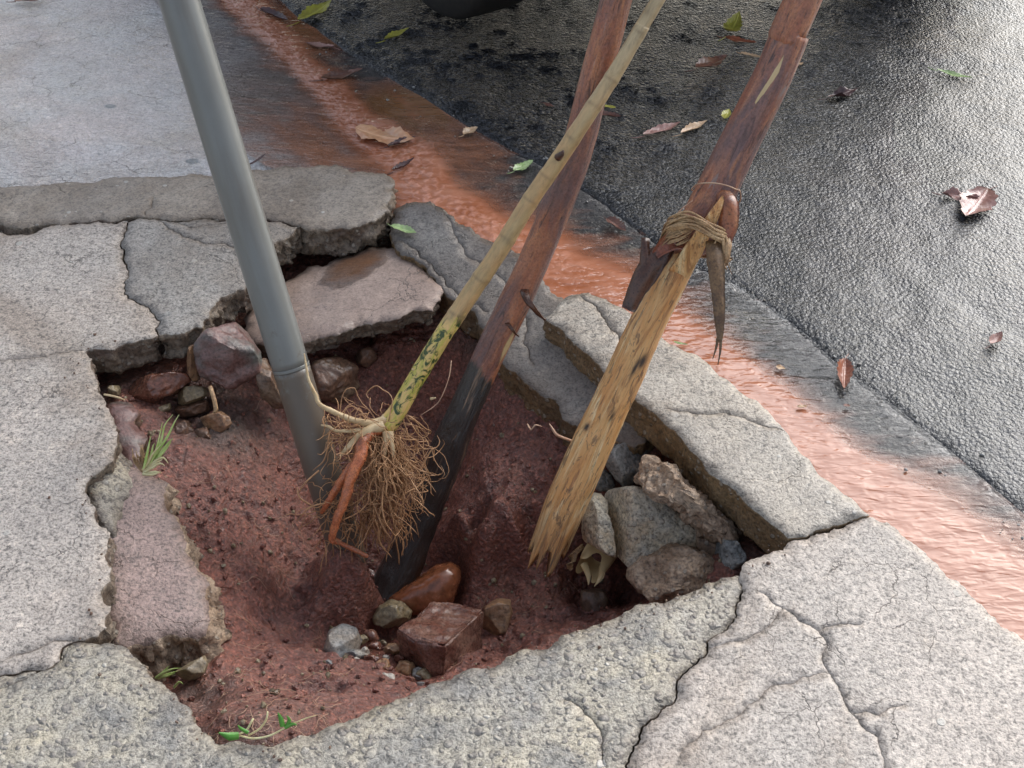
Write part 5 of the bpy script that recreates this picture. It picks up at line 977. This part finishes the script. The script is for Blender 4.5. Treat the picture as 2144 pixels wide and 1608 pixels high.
leaf((820, 362), (868, 336), .25, 'dark', 'thin dark curled leaf in orange water just below the largest leaf', fold=.9, curl=.5, seed=8)
leaf((970, 284), (1000, 268), .6, 'tan', 'small round tan leaf alone on the dark wet gutter', seed=9, fold=.5)
leaf((1075, 360), (1116, 338), .45, 'green', 'pale green leaf at the gutter edge left of the burnt branch', seed=10)
leaf((1248, 238), (1300, 246), .4, 'brown', 'brown leaf half hidden behind the sapling', seed=11, fold=.5)
leaf((1262, 222), (1290, 226), .4, 'yellow', 'tiny yellow leaf on top of the brown leaf behind the sapling', seed=12, lift=.012, stalk=False)
leaf((1346, 286), (1424, 260), .28, 'pink', 'long pinkish leaf on asphalt between the two bark covered sticks', seed=13, fold=.4)
leaf((1425, 282), (1480, 256), .3, 'tan', 'cream curled leaf on asphalt close to the peeled stake', seed=14, fold=.6)
leaf((1456, 146), (1522, 120), .45, 'brown', 'flat reddish brown leaf on asphalt left of the peeled stake near the top', seed=15)
leaf((1515, 80), (1584, 92), .3, 'rust', 'rusty leaf lying flat beneath the upright yellow leaf', seed=16)
leaf((1518, 78), (1546, 42), .5, 'yellow', 'upright yellow green leaf on the rusty leaf at the top', seed=17, lift=.012, curl=.9)
leaf((1550, 112), (1594, 122), .28, 'tan', 'slim cream leaf touching the left side of the peeled stake', seed=18, fold=.5)
leaf((1516, 250), (1526, 230), .5, 'yellow', 'tiny yellow green leaf peeking out left of the peeled stake', seed=19, stalk=False)
leaf((1732, 207), (1798, 188), .3, 'dark', 'nearly black crinkled leaf on asphalt right of the peeled stake', seed=20, fold=.5, wav=.6)
leaf((1960, 148), (2036, 166), .22, 'green', 'narrow pale green leaf on the bright asphalt at the upper right', seed=21)
leaf((1970, 408), (2050, 416), .36, 'pink', 'crumpled pinkish leaf touching the broad purple brown leaf at the right', seed=22, wav=.6, fold=.5)
leaf((2066, 400), (2020, 458), .6, 'pink', 'broad purple brown leaf on the asphalt at the right edge', seed=23)
leaf((1270, 460), (1310, 486), .55, 'brown', 'curled brown leaf at the asphalt edge behind the dark bark flap', seed=24, fold=.6)
leaf((820, 474), (872, 490), .42, 'green', 'green leaf lying on the wet dark slab by the broken strip end', seed=25, base=-.022, fold=.4)
leaf((1768, 755), (1766, 818), .42, 'rust', 'shiny rust brown boat shaped leaf at the edge of the wet gutter', seed=26, fold=.8)
leaf((2072, 725), (2096, 700), .5, 'pink', 'small pinkish upturned leaf on asphalt by the right edge', seed=27, fold=.6, curl=.6)
leaf((1624, 768), (1644, 772), .7, 'tan', 'tiny tan scrap in the gutter near the kerb stone', seed=28, stalk=False)
leaf((1668, 852), (1690, 850), .4, 'tan', 'tiny tan scrap in the gutter at the edge of the red water', seed=29, stalk=False)
leaf((1766, 848), (1780, 850), .7, 'pink', 'tiny pinkish scrap just below the shiny rust brown leaf', seed=30, stalk=False)
leaf((520, 348), (556, 324), .14, 'dark', 'dark twig like leaf on the pale driveway right of the pole', seed=31)
leaf((30, 4), (100, -6), .5, 'rust', 'dark red leaf cut off by the top left of the photo', seed=32)
leaf((1136, 216), (1160, 224), .4, 'brown', 'small dull leaf on asphalt left of the burnt branch', seed=33)
leaf((1668, 136), (1682, 132), .6, 'tan', 'tiny pale scrap right of the peeled stake near the top', seed=34, stalk=False)
leaf((1410, 716), (1440, 722), .2, 'green', 'slim green scrap on the red water at the kerb behind the stake', seed=35, stalk=False)
# ================================================================== the parked car at the top
M_PAINT = simple('black_car_paint', (.012, .012, .013), (.016, .016, .017), 20, .08, .0001)
M_PLAST = simple('black_plastic', (.02, .02, .021), (.028, .028, .028), 60, .5, .0005)
M_GLASS = simple('dark_car_glass', (.015, .018, .02), (.02, .022, .024), 5, .03, .0001)
M_TYRE = simple('tyre_rubber', (.018, .016, .015), (.03, .026, .022), 80, .6, .001)
M_RIM = simple('alloy_rim', (.35, .35, .36), (.42, .42, .43), 30, .3, .0003)
M_LAMP = simple('red_tail_lamp', (.35, .01, .01), (.28, .008, .008), 30, .12, .0005)
M_PLATE = simple('pale_plate', (.6, .6, .55), (.62, .62, .58), 30, .4, .0002)
U_ = np.array([-.53, .85, 0])/np.hypot(.53, .85); Vv = np.array([U_[1], -U_[0], 0]); C0 = np.array([-.19, 2.865, -.022])
def cw(l, w, z): return C0+U_*l+Vv*w+np.array([0, 0, z])
car = empty('parked_car', cw(1.3, .8, 0), 'black car parked at the top, only its dark underside and tyre showing', 'car')
def loft(name, st, mat, parent, ex=5., n=40):
    """st: stations (l, z0, z1, w0, w1, taper) with superellipse cross-sections"""
    V = []; F = []
    for (l, z0, z1, w0, w1, tp) in st:
        for k in range(n):
            a = 2*math.pi*k/n; c, s_ = math.cos(a), math.sin(a); x = math.copysign(abs(c)**(2/ex), c); y = math.copysign(abs(s_)**(2/ex), s_)
            zz = (z0+z1)/2+y*(z1-z0)/2; f = 1-tp*(y+1)/2; V.append(cw(l, (w0+w1)/2+x*(w1-w0)/2*f, zz))
    m = len(st)
    for i in range(m-1):
        for k in range(n): F.append((i*n+k, i*n+(k+1) % n, (i+1)*n+(k+1) % n, (i+1)*n+k))
    F.append(tuple(range(n))[::-1]); F.append(tuple((m-1)*n+k for k in range(n)))
    o = mobj(name, V, F, mat, None, None, parent); sharp(o, 45); return o
loft('body', [(-.46, .42, .78, .10, 1.55, .02), (-.40, .36, .92, .0, 1.65, .03), (-.25, .33, .98, -.06, 1.71, .04), (.3, .30, 1.0, -.08, 1.73, .05), (1.3, .28, .98, -.08, 1.73, .05), (2.4, .28, .95, -.08, 1.73, .06), (3.0, .30, .88, -.05, 1.70, .06), (3.35, .34, .78, .05, 1.6, .08), (3.45, .42, .68, .15, 1.5, .1)], M_PAINT, car)
loft('cabin', [(-.30, .95, 1.0, .05, 1.60, .05), (-.05, .95, 1.36, .02, 1.63, .2), (.25, .95, 1.46, .0, 1.65, .24), (1.2, .95, 1.49, .0, 1.65, .24), (1.75, .95, 1.40, .0, 1.65, .22), (2.4, .93, .98, .05, 1.60, .05)], M_GLASS, car, 4.)
loft('roof', [(.12, 1.43, 1.475, .22, 1.43, .1), (.5, 1.45, 1.5, .2, 1.45, .1), (1.2, 1.46, 1.51, .2, 1.45, .1), (1.6, 1.40, 1.46, .22, 1.43, .1)], M_PAINT, car, 3.)
loft('bumper', [(-.50, .20, .56, .10, 1.55, 0), (-.47, .165, .60, .02, 1.63, 0), (-.30, .165, .60, -.09, 1.80, 0), (-.27, .22, .58, -.10, 1.80, 0)], M_PLAST, car, 5.)
loft('underbody', [(-.35, .24, .34, .12, 1.5, 0), (.5, .2, .34, .1, 1.55, 0), (2.6, .2, .34, .1, 1.55, 0), (3.2, .26, .36, .15, 1.5, 0)], M_PLAST, car, 8.)
loft('licence_plate', [(-.512, .40, .51, .57, 1.08, 0), (-.503, .40, .51, .57, 1.08, 0)], M_PLATE, car, 12.)
for w0, w1 in ((.0, .26), (1.39, 1.65)): loft('tail_lamp', [(-.43, .70, .88, w0+.04, w1-.02, 0), (-.28, .70, .90, w0-.05 if w0 < 1 else w0, w1 if w0 < 1 else w1+.05, 0)], M_LAMP, car, 5.)
for l in (0, 2.55):
    for w in (.07, 1.58):
        a, b = cw(l, w-.095, .31), cw(l, w+.095, .31)
        wh = tube('wheel', [a, a+Vv*.012, a+Vv*.03, (a+b)/2, b-Vv*.03, b-Vv*.012, b], [.25, .292, .308, .31, .308, .292, .25], M_TYRE, 56, .02, parent=car)
        for o_ in (a, b): 
            sgn = -1 if o_ is a else 1; c_ = o_+Vv*.004*sgn
            rim = tube('rim', [c_-Vv*.01*sgn, c_], [.19, .185], M_RIM, 40, .01, rfn=lambda t, s, th: 1+0*t); rim.parent = wh; rim.location = -Vector(car.location)

# ================================================================== crumbs of soil and grit
def grains(name, mat, n, pick, lo, hi, seed, label, cat, attrs=False):
    rs = np.random.RandomState(seed); V0, F0 = ico(1); Vs = []; Fs = []; c = 0
    for k in range(n):
        p = pick(rs)
        if p is None: continue
        rr = lo+(hi-lo)*rs.rand()**3; A = rs.normal(size=(3, 3)); Qm, _ = np.linalg.qr(A); v = V0*(1+.28*rs.uniform(-1, 1, (len(V0), 1)))*rs.uniform(.6, 1.1, 3); Vs.append((v@Qm)*rr+np.array(p)+[0, 0, rr*.35]); Fs += [tuple(i+c for i in f) for f in F0]; c += len(V0)
    V = np.concatenate(Vs); o = mobj(name, V, Fs, mat, None, {'grey': np.zeros(len(V)), 'dirt': np.zeros(len(V))}, None, False); return tag(o, label, cat, None, 'stuff')
def pick_hole(rs):
    for _ in range(20):
        x, y = rs.uniform(hp[:, 0].min(), hp[:, 0].max()), rs.uniform(hp[:, 1].min(), hp[:, 1].max())
        if fbm(np.array([[x, y]]), 6, 2, off=3.)[0] < rs.uniform(-.5, .25): continue
        if inside(hp, np.array([[x, y]]))[0]: return (x, y, soilz(x, y))
grains('soil_crumbs', M_SOIL, 1300, pick_hole, .0015, .0065, 3, 'loose crumbs and clods of red soil lying in the hole', 'soil crumbs')
grains('grit', M_R_OLIVE, 420, pick_hole, .0015, .006, 4, 'scattered gravel grit in the red soil', 'grit')
edge_l = polyline(L_A_HOLE + L_D_HOLE + L_E_HOLE + L_F_HOLE, .1, .02, False)
def pick_edge(rs):
    q = edge_l[rs.randint(len(edge_l))]+rs.normal(size=2)*.02
    if not inside(hp, q.reshape(1, 2))[0]: return (q[0], q[1], .0015)
grains('grit', M_R_BROWN, 260, pick_edge, .0008, .003, 6, 'fine brown grit strewn on the pavement edges round the hole', 'grit')
def pick_gut(rs):
    q = asph_line[rs.randint(2, len(asph_line)-2)]+rs.normal(size=2)*.03
    return (q[0], q[1], float(roadz(q.reshape(1, 2))[0])) if infine(q) else None
grains('grit', M_R_GREY, 700, pick_gut, .001, .0045, 7, 'loose grey stone chips along the edge of the asphalt', 'grit')
